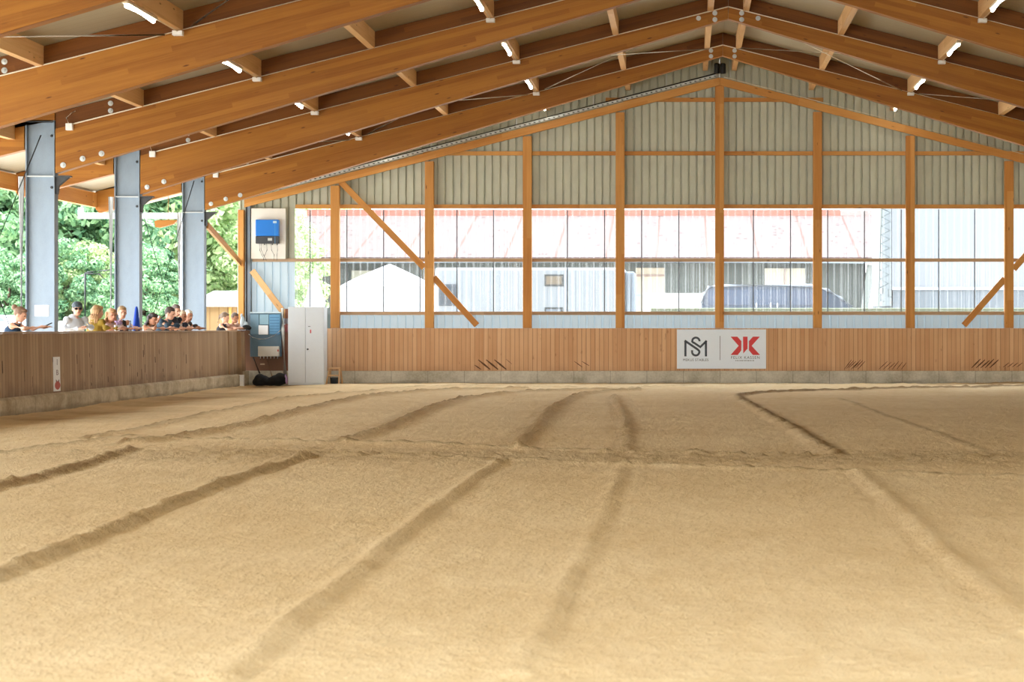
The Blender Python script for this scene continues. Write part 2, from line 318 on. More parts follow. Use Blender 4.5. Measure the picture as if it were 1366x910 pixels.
# ---- floor: harrowed sand with the ridges left by the drag
def build_floor():
    xs = np.arange(-11.0, 12.95, .06); ys = [-3.2]
    while ys[-1] < 45.6: ys.append(ys[-1] + (.1 if ys[-1] < 5 else .045 + .0011 * ys[-1]))
    ys = np.array(ys); X, Y = np.meshgrid(xs, ys); Z = np.zeros_like(X); T = np.zeros_like(X)
    def g(px, py): y = CAMZ * F / (py - CY); return ((px - CX) * y / F, y)
    ridges = [  # px polyline, height, half-width, darkness of upturned sand, side of the furrow
        ([(415, 608), (330, 632), (210, 680), (100, 725), (0, 765), (-60, 790)], 0.05, 0.065, 0.45, 1),
        ([(668, 614), (600, 660), (530, 710), (470, 765), (400, 820), (330, 880), (290, 915)], 0.038, 0.048, 0.05, 1),
        ([(833, 618), (812, 665), (780, 735), (745, 800), (710, 860), (690, 900)], 0.026, 0.04, 0.04, 1),
        ([(1140, 630), (1200, 680), (1270, 745), (1330, 800), (1380, 842)], 0.035, 0.055, 0.05, -1),
        ([(172, 600), (100, 622), (0, 648), (-40, 660)], 0.045, 0.09, 0.8, 1),
        ([(175, 594), (240, 586), (310, 572), (380, 555), (450, 537), (500, 528), (590, 521), (700, 519)], 0.055, 0.13, 1, 1),
        ([(125, 584), (210, 568), (280, 552), (380, 532), (450, 525), (550, 517), (640, 515)], 0.035, 0.12, 0.75, 1),
        ([(462, 591), (515, 572), (555, 555), (600, 536), (650, 528), (683, 525), (760, 521), (850, 520)], 0.055, 0.12, 1, 1),
        ([(690, 597), (715, 570), (735, 548), (760, 530), (795, 523), (850, 521)], 0.055, 0.085, 0.85, 1),
        ([(836, 601), (838, 570), (830, 548), (820, 528)], 0.04, 0.06, 0.6, 1),
        ([(1112, 605), (1060, 575), (1010, 545), (982, 531), (985, 526), (1050, 522), (1200, 518), (1380, 515)], 0.04, 0.1, 0.9, -1),
        ([(1330, 610), (1250, 580), (1180, 555), (1120, 533)], 0.015, 0.08, 0.25, -1),
        ([(250, 588), (500, 592), (680, 597), (850, 603), (1100, 608), (1380, 612)], 0.022, 0.1, 0.65, 1),
        ([(430, 607), (683, 613), (870, 621), (1100, 630), (1380, 638)], 0.028, 0.1, 0.7, 1),
        ([(0, 606), (60, 599), (120, 590), (180, 583)], 0.03, 0.16, 0.7, 1),
        ([(640, 516), (800, 517), (1000, 514), (1366, 511)], 0.025, 0.16, 0.5, 1)]
    wob = lambda P, k, s: np.sin(P * k + s) * .5 + np.sin(P * k * 2.7 + s * 1.7) * .3 + np.sin(P * k * 6.1 + s * .3) * .2
    for q, (pl, h, w, dk, side) in enumerate(ridges):
        P = np.array([g(*p) for p in pl]); best = np.full(X.shape, 9e9); sgn = np.ones(X.shape)
        # round the polyline (Chaikin)
        for _ in range(3):
            a = P[:-1] * .75 + P[1:] * .25; b = P[:-1] * .25 + P[1:] * .75
            P = np.vstack([P[:1], np.stack([a, b], 1).reshape(-1, 2), P[-1:]])
        for A, B in zip(P[:-1], P[1:]):
            m = 1.2; r0 = np.searchsorted(ys, min(A[1], B[1]) - m); r1 = np.searchsorted(ys, max(A[1], B[1]) + m)
            c0 = np.searchsorted(xs, min(A[0], B[0]) - m); c1 = np.searchsorted(xs, max(A[0], B[0]) + m)
            if r1 <= r0 or c1 <= c0: continue
            sx = X[r0:r1, c0:c1]; sy = Y[r0:r1, c0:c1]; d = B - A; L2 = d @ d + 1e-9
            t = np.clip(((sx - A[0]) * d[0] + (sy - A[1]) * d[1]) / L2, 0, 1); ex = sx - A[0] - t * d[0]; ey = sy - A[1] - t * d[1]
            dist = np.hypot(ex, ey); cr = np.sign(d[0] * (sy - A[1]) - d[1] * (sx - A[0])); bb = best[r0:r1, c0:c1]; k = dist < bb
            bb[k] = dist[k]; sg = sgn[r0:r1, c0:c1]; sg[k] = cr[k]
        s = best * sgn * side + wob(X + Y, 2.6, q) * .02; hh = h * (1 + .3 * wob(X - Y, 3.7, q * 2.))
        Z += hh * np.exp(-(s / w) ** 2) - hh * .25 * np.exp(-((s - 1.7 * w) / (.8 * w)) ** 2)
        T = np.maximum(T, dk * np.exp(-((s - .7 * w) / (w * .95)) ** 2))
    for k, a in ((.9, .012), (2.3, .006), (5.3, .004)):
        for _ in range(5):
            th = rng.uniform(0, 6.28); ph = rng.uniform(0, 6.28); Z += a * .4 * np.sin(k * (np.cos(th) * X + np.sin(th) * Y) + ph)
    fine = rng.normal(0, 1, X.shape); fine = (fine + np.roll(fine, 1, 0) + np.roll(fine, 1, 1) + np.roll(fine, (1, 1), (0, 1))) / 2
    Z += fine * (.0025 + .011 * T)
    Z += -.07 * np.exp(-((X + 10.2) / 1.0) ** 2)      # track ridden out along the side wall
    T = np.maximum(T, .75 * np.exp(-((X + 9.7) / 1.3) ** 2) * (.65 + .5 * wob(Y + X * .5, .8, 1.)) * np.clip((Y - 22) / 6, 0, 1))  # damp sand plus shade along the side wall, both put into the tint
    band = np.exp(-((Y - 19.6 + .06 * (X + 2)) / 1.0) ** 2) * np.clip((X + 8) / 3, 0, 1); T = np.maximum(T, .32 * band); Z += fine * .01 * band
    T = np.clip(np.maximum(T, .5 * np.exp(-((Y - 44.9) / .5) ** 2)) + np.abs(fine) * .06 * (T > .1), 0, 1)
    ny, nx = X.shape; me = bpy.data.meshes.new('floor'); me.vertices.add(nx * ny)
    me.vertices.foreach_set('co', np.stack([X, Y, Z], -1).astype(np.float32).ravel())
    i = np.arange((ny - 1) * (nx - 1)); r = i // (nx - 1); c = i % (nx - 1); a = r * nx + c
    q = np.stack([a, a + 1, a + nx + 1, a + nx], -1).astype(np.int32)
    me.loops.add(q.size); me.loops.foreach_set('vertex_index', q.ravel()); me.polygons.add(len(q))
    me.polygons.foreach_set('loop_start', np.arange(0, q.size, 4, dtype=np.int32)); me.polygons.foreach_set('use_smooth', np.ones(len(q), dtype=bool))
    me.update(calc_edges=True); me.validate()
    at_ = me.attributes.new('turned_shaded', 'FLOAT', 'POINT'); at_.data.foreach_set('value', T.astype(np.float32).ravel())
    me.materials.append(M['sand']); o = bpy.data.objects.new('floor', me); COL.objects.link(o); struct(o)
    tag(o, 'raked golden riding arena sand with long curved drag ridges', 'floor')
build_floor()

# ---- roof deck (two slopes, carried out over the side opening)
XE = -13.62
mb = MB(); mb.prism([(XE, deck_z(XE)), (RX, deck_z(RX)), (RX, deck_z(RX) + .1), (XE, deck_z(XE) + .1)], 1, 1.5, YG + .9)
mb2 = MB(); mb2.prism([(13.6, deck_z(13.6)), (RX, deck_z(RX)), (RX, deck_z(RX) + .1), (13.6, deck_z(13.6) + .1)], 1, 1.5, YG + .9)
ce = empty('ceiling', (RX, 24, 8.1)); struct(ce)
mb.build('roof_panel', M['deck'], ce); mb2.build('roof_panel', M['deck'], ce)

# ---- glulam frames
FW = ['sixth', 'fifth', 'fourth', 'third', 'second', 'first']
def washer(mb, x, z, y, r=.05): mb.lathe([(r, 0), (r, -.012), (r * .45, -.014), (r * .4, -.035)], (x, y, z), 12, 'y')
for k, y in enumerate(FR):
    for sd in (-1, 1):
        xe = XL + .02 if sd < 0 else XR - .02
        w = 'left' if sd < 0 else 'right'
        x0 = RX + sd * .003
        o = empty('glulam_rafter', (xe, y, bot_z(xe)), f'long tapered glulam rafter, {w} slope, {FW[k]} roof frame from the end wall', 'roof beam', 'glulam rafters of the roof frames')
        ax = (1, 0, .253 * -sd)
        main = MB().prism([(xe, bot_z(xe)), (x0, bot_z(x0)), (x0, line_z(x0)), (xe, line_z(xe))], 1, y - .1, y + .1)
        main.build('beam', M['glulam'], o, ax, bevel=.008)
        MB().prism([(xe, line_z(xe) + .002), (x0, line_z(x0) + .002), (x0, deck_z(x0) - .005), (xe, deck_z(xe) - .005)], 1, y - .075, y + .075).build('shaded_strip', M['glulam_shaded'], o, ax)  # set-back piece carrying the painted shade under the deck
        xc = RX + sd * 11.6
        MB().tube([(x0, y - .112, line_z(x0) + .0), (xc, y - .112, line_z(xc))], .0125, 6).build('cable_conduit', M['offwhite'], o)
        jb = MB().box((xc - .06, y - .17, line_z(xc) - .1), (xc + .06, y - .102, line_z(xc) + .02)).build('junction_box', M['white'], o, bevel=.008)
        MB().tube([(xc - .02, y - .13, line_z(xc) + .02), (xc - .05, y - .14, line_z(xc) + .12), (xc - .03 * sd, y - .13, line_z(xc) + .2), (xc + .1, y - .12, line_z(xc) + .24)], .008, 6).build('cable_tail', M['offwhite'], jb, smooth=True)
        spots = [(11.72, bot_z(RX + 11.72) + .1), (11.38, bot_z(RX + 11.38) + .11)] + ([(11.05, bot_z(RX + 11.05) + .1)] if k % 2 else [])
        spots += [(.27, line_z(RX + .27) - .06), (.27, line_z(RX + .27) - .19)] + ([(.6, line_z(RX + .6) - .08)] if k != 5 else [])
        for t, z in spots:
            b = MB(); washer(b, RX + sd * t, z, y - .1); b.build('bolt_washer', M['steel_light'], o)
        if sd < 0:
            for dz in (.07, .2):
                b = MB(); washer(b, RX - 10.9, line_z(RX - 10.9) + dz, y - .075, .045); b.build('bolt_washer', M['steel_light'], o)
            # bracket that shows on three columns
# overhang tails beyond the columns
for k, y in enumerate(FR):
    if y < 26: continue
    b = MB().prism([(-10.945, deck_z(-10.945) - .01), (-10.945, 4.99), (-11.48, 4.99), (-11.48, line_z(-11.48) - .23), (-13.36, line_z(-13.36) - .23), (-13.44, line_z(-13.44) - .12), (-13.44, deck_z(-13.44) - .01)], 1, y - .08, y + .08)
    o = b.build('rafter_tail', M['glulam'], None, origin=(-11.5, y, 4.2))
    tag(o, f'short glulam rafter tail outside the {ORD[5-k]} steel column from the end', 'roof beam', 'rafter tails under the eaves')

# ---- purlins
BAYS = [(0, 'in the sixth bay'), (1, 'in the fifth bay'), (2, 'in the fourth bay'), (3, 'in the third bay'), (4, 'in the second bay'), (5, 'in the bay by the end wall')]
PX = {'left': [-.36, -2.27, -4.27, -6.35, -8.33, -10.4, -12.3], 'right': [.36, 2.27, 4.3, 6.37, 8.42, 10.5]}
PX = {'left': [.57, -1.34, -3.34, -5.42, -7.4, -9.45, -11.7], 'right': [1.29, 3.2, 5.22, 7.3, 9.35, 11.4]}
LIGHTX = {('left', 2), ('left', 4), ('right', 2), ('right', 4)}
def inview(x, y0, y1, z):
    for y in (y0, (y0 + y1) / 2, y1):
        px = CX + F * x / y; py = CY - F * (z - CAMZ) / y
        if -130 < px < 1500 and py > -130: return True
    return False
EAVE = {'left': 6}
for bi, bw in BAYS:
    y0 = FR[bi] + .083; y1 = (FR[bi + 1] - .083) if bi < 5 else YG + .3
    for sd, xs in PX.items():
        for i, x in enumerate(xs):
            z = line_z(x)
            if not inview(x, y0, y1, z): continue
            c = deck_z(x) - .004
            s = .253 * (1 if x < RX else -1)
            w = .06
            pr = [(x - w, line_z(x) + .004 - (0 if x < RX else 0)), (x + w, line_z(x) + .004), (x + w, c - .253 * (0 if x + w < RX else w) - .0), (x - w, c - (.253 * w if x < RX else 0))]
            pr = [(x - w, z + .004), (x + w, z + .004), (x + w, deck_z(x + w) - .004), (x - w, deck_z(x - w) - .004)]
            tie = 'ridge purlin' if i == 0 else 'roof purlin'
            lab = (f'pale timber {sd} ridge purlin {bw}' if i == 0 else f'pale timber purlin, {ORD[i]} down the {sd} slope, {bw}')
            if i == 6: lab = f'pale timber purlin over the left eaves columns, {bw}'
            o = MB().prism(pr, 1, y0, y1).build('roof_purlin', M['purlin'], None, (0, 1, 0), origin=(x, (y0 + y1) / 2, z + .004))
            tag(o, lab, 'purlin', 'purlins between the roof frames')
            if (sd, i) in LIGHTX:
                yc = (FR[bi] + FR[bi + 1]) / 2 + .55 if bi < 5 else 44.2
                xl = x - .02; zz = z - .05; h = .62 if bi < 5 else .5
                if not inview(x, yc - h, yc + h, z): continue
                row = {('left', 2): 'upper left row', ('left', 4): 'lower left row', ('right', 2): 'upper right row', ('right', 4): 'lower right row'}[(sd, i)]
                t = empty('tube_light', (xl, yc, zz), f'white LED tube light in the {row}, {bw}', 'ceiling light', 'tube lights under the purlins')
                MB().box((xl - .045, yc - h - .06, zz + .01), (xl + .045, yc + h + .06, zz + .05)).build('housing', M['offwhite'], t, bevel=.006)
                MB().tube([(xl, yc - h, zz - .015), (xl, yc + h, zz - .015)], .03, 10).build('glowing_tube', M['tube'], t, smooth=True)
                if bi < 5:
                    MB().tube([(xl + .03, yc + h + .06, zz + .025), (xl + .03, y1 - .02, zz + .03)], .012, 6).build('supply_cable', M['offwhite'], t)
                    for dx in (0.,):
                        MB().box((xl - .05, y1 - .13, zz - .03), (xl + .1, y1 - .03, zz + .04)).build('junction_box', M['white'], t, bevel=.006)
                else:
                    MB().tube([(xl + .03, yc + h, zz + .025), (xl + .02, YG - .1, zz - .15)], .012, 6).build('supply_cable', M['offwhite'], t)
# eaves beam along the outer edge of the overhang
for k in range(2, 5):
    o = MB().box((-13.52, FR[k] + .1, 4.12), (-13.4, FR[k + 1] - .1, 4.45)).build('eaves_beam', M['timber'], None, (0, 1, 0), origin=(-13.55, FR[k] + 2.5, 4.05))
    tag(o, f'timber eaves beam at the roof edge outside, {BAYS[k][1]}', 'roof beam', 'eaves beams along the roof edge')
o = MB().tube([(-13.7, 20, 4.22), (-13.7, 46, 4.22)], .075, 12).build('roof_gutter', M['steel_light'], None, smooth=True, origin=(-13.7, 33, 4.2))
tag(o, 'pale metal rain gutter along the outer eaves edge', 'gutter')
# roof bracing rods
rods = []
for (ba, panels) in ((1, [(-11, -7.4), (-7.4, -3.34)]), (4, [(-10.9, -7.4), (-7.4, -3.34), (-3.34, .8), (1.06, 5.22), (5.22, 9.35)])):
    for a, b in panels:
        rods.append((ba, a, b)); rods.append((ba, b, a))
nm = {(-11, -7.4): 'lowest left', (-10.9, -7.4): 'lowest left', (-7.4, -3.34): 'second left', (-3.34, .8): 'upper left', (1.06, 5.22): 'upper right', (5.22, 9.35): 'lower right'}
for ba, a, b in rods:
    key = (min(a, b), max(a, b)); ya, yb = FR[ba] + .14, FR[ba + 1] - .145; da = .2 if a < b else -.2; a += da; b -= da
    za = line_z(a) + (.045 if a < b else .075); zb = line_z(b) + (.045 if a < b else .075)
    ang = 'rising away' if abs(b - RX) < abs(a - RX) else 'falling away'
    o = MB().tube([(a, ya, za - .06), (b, yb, zb - .06)], .012, 6).build('bracing_rod', M['offwhite'], None, smooth=True, origin=((a + b) / 2, (ya + yb) / 2, (za + zb) / 2 - .06))
    tag(o, f'thin steel roof rod {ang}, {nm[key]} panel, {BAYS[ba][1]}', 'bracing rod', 'roof bracing rods')

# ---- steel columns on the open side
CW = {32.: 'third', 37.: 'second', 42.: 'last', 27.: 'fourth'}
for y in (27., 32., 37., 42.):
    wd = {27.: 'outermost galvanised steel column, fourth from the end wall', 32.: 'galvanised steel column with a white paper notice taped to it', 37.: 'galvanised steel column behind the blue cone', 42.: 'galvanised steel column closest to the end wall'}[y]
    o = empty('steel_stanchion', (-11.2, y, 0), wd, 'column', 'steel columns along the open side')
    top = deck_z(-11.4) - .06
    MB().box((-11.43, y - .008, -.1), (-10.96, y + .008, 4.96)).build('web', M['steel'], o, (0, 0, 1))
    MB().box((-10.965, y - .1, -.1), (-10.945, y + .1, 4.98)).build('flange', M['steel'], o, (0, 0, 1))
    MB().box((-11.45, y - .1, -.1), (-11.43, y + .1, 4.9)).build('flange', M['steel'], o, (0, 0, 1))
    MB().box((-11.43, y - .09, 4.0), (-10.965, y + .09, 4.018)).build('stiffener_plate', M['steel_light'], o)
    MB().box((-11.45, y - .1, 4.95), (-10.945, y + .1, 4.97)).build('cap_plate', M['dark_steel'], o)
    b = MB().prism([(-10.943, 4.02), (-10.72, 4.02), (-10.72, 3.99), (-10.9, 3.84), (-10.915, 3.7), (-10.943, 3.7)], 1, y - .05, y + .05)
    b.box((-10.943, y - .08, 4.0), (-10.69, y + .08, 4.025)); b.build('corbel_bracket', M['dark_steel'], o)
    for bx, bz in ((-11.02, 3.82), (-11.02, 4.72)):
        b = MB(); washer(b, bx, bz, y - .008, .025); b.build('bolt', M['dark_steel'], o)
    MB().tube([(-11.51, y - .13, -.1), (-11.51, y - .13, 4.0)], .052, 12, cap=False).build('downpipe', M['translucent'], o, smooth=True)
# wall bracing rods
for n_, (ya, za, yb, zb, wx) in enumerate([(42, 4.72, 37, .1, -11.18), (37, 4.72, 42, .1, -11.23), (32, 4.72, 27, .1, -11.18), (27, 4.72, 32, .1, -11.23)]):
    o = MB().tube([(wx, ya - .1 * (1 if ya > yb else -1), za), (wx, yb + .1 * (1 if ya > yb else -1), zb)], .012, 6).build('wall_tie', M['dark_steel'], None, smooth=True, origin=(wx, (ya + yb) / 2, 2.4))
    o.name = 'side_bracing_rod'
    tag(o, ['dark thin side bracing rod down from the last steel column', 'dark thin side bracing rod down from the second steel column from the end', 'dark thin side bracing rod down from the steel column with the notice', 'dark thin side bracing rod rising from the foot of the column with the notice'][n_], 'bracing rod', 'bracing rods between the steel columns')

# ---- left kick wall
def kick(y): return 1.30
wl = empty('wall_left', (-10.85, 35, 0)); struct(wl)
YW0, YW1 = -3.0, 45.02
MB().prism([(-10.865, .22), (-10.885, 1.27), (-10.94, 1.27), (-10.92, .22)], 1, YW0, YW1 - 1.2).build('kickboards', M['boards_left'], wl, (0, 0, 1))
MB().prism([(-10.835, .22), (-10.855, 1.275), (-10.94, 1.275), (-10.92, .22)], 1, YW1 - 1.18, YW1 - .42).build('kickboards', M['boards_left'], wl, (0, 0, 1))
MB().box((-10.943, YW0, 1.272), (-10.86, YW1, 1.302)).build('top_rail', M['timber_grey'], wl, (0, 1, 0), bevel=.006)
MB().prism([(-10.74, .22), (-10.76, 1.268), (-10.94, 1.268), (-10.92, .22)], 1, YW1 - .4, YW1).build('end_board', M['boards_left'], wl, (0, 0, 1))
MB().prism([(-10.78, -.25), (-10.78, .2), (-10.84, .24), (-10.94, .24), (-10.94, -.25)], 1, YW0, YW1 - .42).build('concrete_plinth', M['concrete_y'], wl, (0, 1, 0), bevel=.012)
MB().box((-10.84, YW1 - .40, -.25), (-10.70, YW1 - .3, .215)).build('plinth_end_block', M['white'], wl, bevel=.008)
# worn places and hoof scrapes on the side boards
b = MB()
for _ in range(34):
    y = random.uniform(28, 43.5); z = abs(random.gauss(0, .28)) + .3; h = random.uniform(.05, .22)
    if z + h > 1.2: continue
    x = -10.861 - (z - .22) * .019; x2 = -10.861 - (z + h - .22) * .019
    wv = random.uniform(.01, .05)
    b.add([(x, y, z), (x, y + wv, z), (x2, y + wv * .7, z + h), (x2, y - .01, z + h)], [[0, 1, 2, 3]])
b.build('scuff_marks', bmat('scuff_brown', 92, 68, 48, .9), wl)

# letter marker on the side wall
Ym = 31.5
def wl_pt(y, z, off=.012): return Vector((-10.865 - (z - .22) * .019 + off, y, z))
def wl_quad(mb, y0, y1, z0, z1, off): mb.add([wl_pt(y0, z0, off), wl_pt(y1, z0, off), wl_pt(y1, z1, off), wl_pt(y0, z1, off)], [[0, 1, 2, 3]])
Ym = 31.78
lm = empty('letter_board', wl_pt(Ym, .27), 'narrow white upright board with a red apple on the side kickboards', 'sign')
hy = .16
b = MB(); P = [wl_pt(Ym + a * hy, z, o_) for o_ in (.002, .016) for a, z in ((-1, .265), (1, .265), (1, .86), (-1, .86))]
b.add(P, [[0, 1, 2, 3], [7, 6, 5, 4], [0, 4, 5, 1], [1, 5, 6, 2], [2, 6, 7, 3], [3, 7, 4, 0]]); b.build('board', M['white'], lm)
def flat_text(txt, size, y, z, sq):
    return text_mb(txt, size, wl_pt(y, z, .02), (0, 1, 0), (-.019, 0, 1), squeeze=sq)
flat_text('I', .15, Ym, .72, 1.6).build('letter', M['black'], lm)
flat_text('B', .13, Ym, .545, 1.7).build('letter', bmat('dark_red_ink', 96, 60, 62), lm)
b = MB(); ring = [wl_pt(Ym + .13 * math.cos(t) * (1 + .08 * math.cos(2 * t)), .365 + .075 * math.sin(t), .021) for t in [i * 2 * math.pi / 24 for i in range(24)]]
b.add(ring, [list(range(24))]); ap = b.build('apple_picture', bmat('apple_red', 190, 84, 66), lm)
b = MB()
for dy in (-.05, .05): b.add([wl_pt(Ym + dy - .035, .43, .022), wl_pt(Ym + dy + .035, .43, .022), wl_pt(Ym + dy * 1.5, .475, .022)], [[0, 1, 2]])
b.build('apple_leaf', bmat('apple_leaf', 110, 62, 48), ap)

# ---- end wall: cladding, boards, plinth
def ribbed(mb, x0, x1, zlo, zhi, y, pitch=.195, depth=.05):
    """trapezoid sheet between x0..x1; zlo/zhi functions of x"""
    prof = []
    x = math.floor(x0 / pitch) * pitch
    while x < x1 + pitch:
        prof += [(x, 0), (x + pitch * .74, 0), (x + pitch * .78, depth), (x + pitch * .95, depth), (x + pitch * .985, 0)]; x += pitch
    prof = [(min(max(a, x0), x1), d) for a, d in prof]
    ded = [prof[0]]
    for p in prof[1:]:
        if p[0] > ded[-1][0] + 1e-5: ded.append(p)
    n = len(ded); vs = [(a, y + d, zlo(a)) for a, d in ded] + [(a, y + d, zhi(a)) for a, d in ded]
    mb.add(vs, [[i, i + 1, i + 1 + n, i + n] for i in range(n - 1)])
YC = YG + .27
wb = empty('wall_back', (RX, YC, 0)); struct(wb)
b = MB(); ribbed(b, -11.0, RX, lambda x: 4.33, lambda x: deck_z(x) - .01, YC); ribbed(b, RX, 12.8, lambda x: 4.33, lambda x: deck_z(x) - .01, YC); b.build('upper_cladding', M['steel_cladding'], wb, (0, 0, 1))
b = MB(); ribbed(b, -8.72, 12.8, lambda x: 1.2, lambda x: 1.74, YC); b.build('lower_cladding', M['lower_steel'], wb, (0, 0, 1))
b = MB(); ribbed(b, -11.05, -9.62, lambda x: 3.0, lambda x: 4.33, YC); b.build('corner_cladding', M['steel_cladding'], wb, (0, 0, 1))
b = MB(); ribbed(b, -11.05, -9.62, lambda x: 1.2, lambda x: 3.0, YC); b.build('milky_sheet', M['lower_steel'], wb, (0, 0, 1))
MB().box((-8.78, YG - .03, .3), (12.8, YG + .06, 1.35)).build('kickboards', M['boards_back'], wb, (0, 0, 1))
MB().box((-8.72, YG + .07, 1.33), (12.8, YC - .02, 1.352)).build('ledge', M['timber_grey'], wb)
MB().box((-8.79, YG - .09, -.2), (12.8, YG + .3, .3)).build('concrete_plinth', M['concrete'], wb, bevel=.01)
MB().box((-11.3, YG + .1, .3), (-8.8, YG + .3, 1.3)).build('nook_boards', bmat('nook_boards_brown', 118, 82, 58, .8), wb, (0, 0, 1))
MB().box((-11.3, YG + .02, -.2), (-8.8, YG + .32, .3)).build('nook_plinth', M['concrete'], wb)
MB().box((-10.84, YW1 - .29, -.2), (-10.71, YG + .015, .3)).build('nook_plinth', M['concrete_y'], wb)
b = MB()                                             # boot and hoof scuffs near the foot of the boards
def scuff(px0, py0, px1, py1, w):
    p = at(px0, py0, YG - .034); q = at(px1, py1, YG - .034); d = (q - p).normalized(); n = Vector((-d.z, 0, d.x)) * w / 2
    b.add([p - n * .4, p + n * .4, (p + q) / 2 + n, q + n * .5, q - n * .5, (p + q) / 2 - n], [[0, 1, 2, 3, 4, 5]])
for dx in (0, 10.5, 21.5): scuff(638 + dx, 480, 654 + dx, 493, .045)
scuff(633, 487, 642, 493, .03); scuff(675, 479, 683, 486, .012); scuff(766, 482, 777, 490, .02); scuff(776, 482, 786, 488, .02)
for i in range(7): scuff(1126 + i * 3, 493 - i % 3, 1136 + i * 3, 480 + i % 4, .02)
for i in range(6): scuff(1172 + i * 6, 493, 1184 + i * 5, 482 + i % 3, .018)
for i in range(5): scuff(1296 + i * 6, 491, 1308 + i * 6, 479 + i % 3, .035)
for i in range(4): scuff(1338 + i * 6, 490, 1346 + i * 6, 484, .02)
b.build('scuff_marks', bmat('scuff_dark', 98, 66, 44, .9), wb)
# hidden side of the hall
wr = empty('wall_right', (12.9, 24, 0)); struct(wr)
MB().box((12.82, -3, 0), (12.92, YG, 1.35)).build('kickboards', M['boards_left'], wr)
MB().box((12.93, -3, 1.2), (13.0, YG + .3, 5.05)).build('cladding', M['steel_cladding'], wr)

wf = empty('front_light_blocker', (RX, 1.6, 0)); struct(wf)  # unseen gable cladding, added to hold back front light from the roof
MB().prism([(-13.6, 5.0), (8, 5.0), (13.4, 4.8), (13.6, deck_z(13.6) - .02), (RX, deck_z(RX) - .02), (-13.6, deck_z(-13.6) - .02)], 1, 1.5, 1.6).build('upper_cladding', M['steel_cladding'], wf)  # added unseen sheet of the front light blocker
# end wall posts
posts = [446, 572, 703, 827, 960, 1091, 1215, 1347]
PXS = [(p - CX) * YG / F for p in posts]
PN = ['behind the white cabinet', 'crossed by the long diagonal brace', 'third from the cabinet', 'fourth from the cabinet', 'under the roof ridge', 'next after the ridge post', 'two past the ridge post', 'crossed by the short diagonal brace']
def gable_z(x): return 7.53 - .257 * abs(x - RX)
for x, w in zip(PXS, PN):
    top = gable_z(x) - .2
    if abs(x - RX) < .2: top = gable_z(RX) - .02
    o = MB().box((x - .11, YG + .065, 1.354), (x + .11, YG + .2, top)).build('timber_post', M['timber'], None, (0, 0, 1), origin=(x, YG + .13, 1.354), bevel=.008)
    tag(o, f'upright timber end wall post, {w}', 'post', 'timber posts of the end wall')
o = MB().box((-10.98, YG + .03, 1.31), (-10.84, YG + .2, 4.28)).build('timber_post', M['timber'], None, (0, 0, 1), origin=(-10.9, YG + .13, 0), bevel=.008)
tag(o, 'upright timber corner post at the end of the spectators wall', 'post', 'timber posts of the end wall')
o = empty('corner_rail', (-10.72, YG + .2, 1.3), 'grey metal guide rail running up beside the timber corner post', 'rail')
MB().box((-10.82, YG + .16, 1.3), (-10.78, YG + .24, 4.5)).build('channel', M['dark_steel'], o)
MB().box((-10.775, YG + .15, 1.3), (-10.71, YG + .22, 4.5)).build('channel', M['steel'], o)
MB().tube([(-10.68, YG + .17, 1.3), (-10.68, YG + .17, 4.45)], .02, 8).build('pipe', M['steel_light'], o, smooth=True)
# gable rafters
for sd, w in ((-1, 'left'), (1, 'right')):
    xe = RX - 11.75 if sd < 0 else RX + 11.85
    x0 = RX + sd * .005
    o = MB().prism([(xe, gable_z(xe) - .17), (x0, gable_z(x0) - .17), (x0, gable_z(x0) + .02), (xe, gable_z(xe) + .02)], 1, YG + .0, YG + .06).build('gable_rafter', M['timber'], None, (1, 0, -sd * .257), origin=(xe, YG, gable_z(xe)))
    tag(o, f'timber rafter along the {w} slope of the end wall', 'roof beam')
b = MB().tube([(RX + .1, YG - .02, gable_z(RX + .1) + .05), (12.7, YG - .02, gable_z(12.7) + .05)], .014, 6)
o = b.build('white_cable', M['offwhite'], None, origin=(7, YG, 6)); tag(o, 'white cable running along the right end wall rafter', 'cable')
# horizontal rails between the posts (behind the post faces)
rails = [(133, -1.9, 3.5, .1), (204.5, -3.83 - 2.6, 8.5, .1), (275.5, -9.6, 12.7, .1), (347, -10.66, 12.7, .085), (418, -8.7, 12.7, .085)]
RN = ['short timber cross rail high under the ridge', 'timber cross rail across the upper steel cladding', 'timber cross rail along the top of the clear sheeting', 'grey timber cross rail through the middle of the clear sheeting', 'grey timber cross rail along the foot of the clear sheeting']
for (py, x0, x1, h), w in zip(rails, RN):
    z = at(0, py, YG + .2).z
    o = MB().box((x0, YG + .205, z - h / 2), (x1, YG + .262, z + h / 2)).build('cross_rail', M['timber'] if py < 300 else M['timber_grey'], None, origin=(x0, YG + .23, z)); tag(o, w, 'rail', 'cross rails of the end wall')
# diagonal braces
def brace(p0, p1, lab, w=.15, y=YG + .1, mt='timber'):
    a = at(*p0, y); c = at(*p1, y); d = (c - a).normalized(); n = Vector((-d.z, 0, d.x)) * w / 2
    b = MB(); vs = [p + s * n + Vector((0, dy, 0)) for dy in (0, .05) for p, s in ((a, -1), (c, -1), (c, 1), (a, 1))]
    b.add(vs, [[0, 1, 2, 3], [7, 6, 5, 4], [0, 4, 5, 1], [1, 5, 6, 2], [2, 6, 7, 3], [3, 7, 4, 0]])
    o = b.build('diagonal_brace', M[mt], None, d, origin=a); tag(o, lab, 'brace', 'diagonal braces of the end wall')
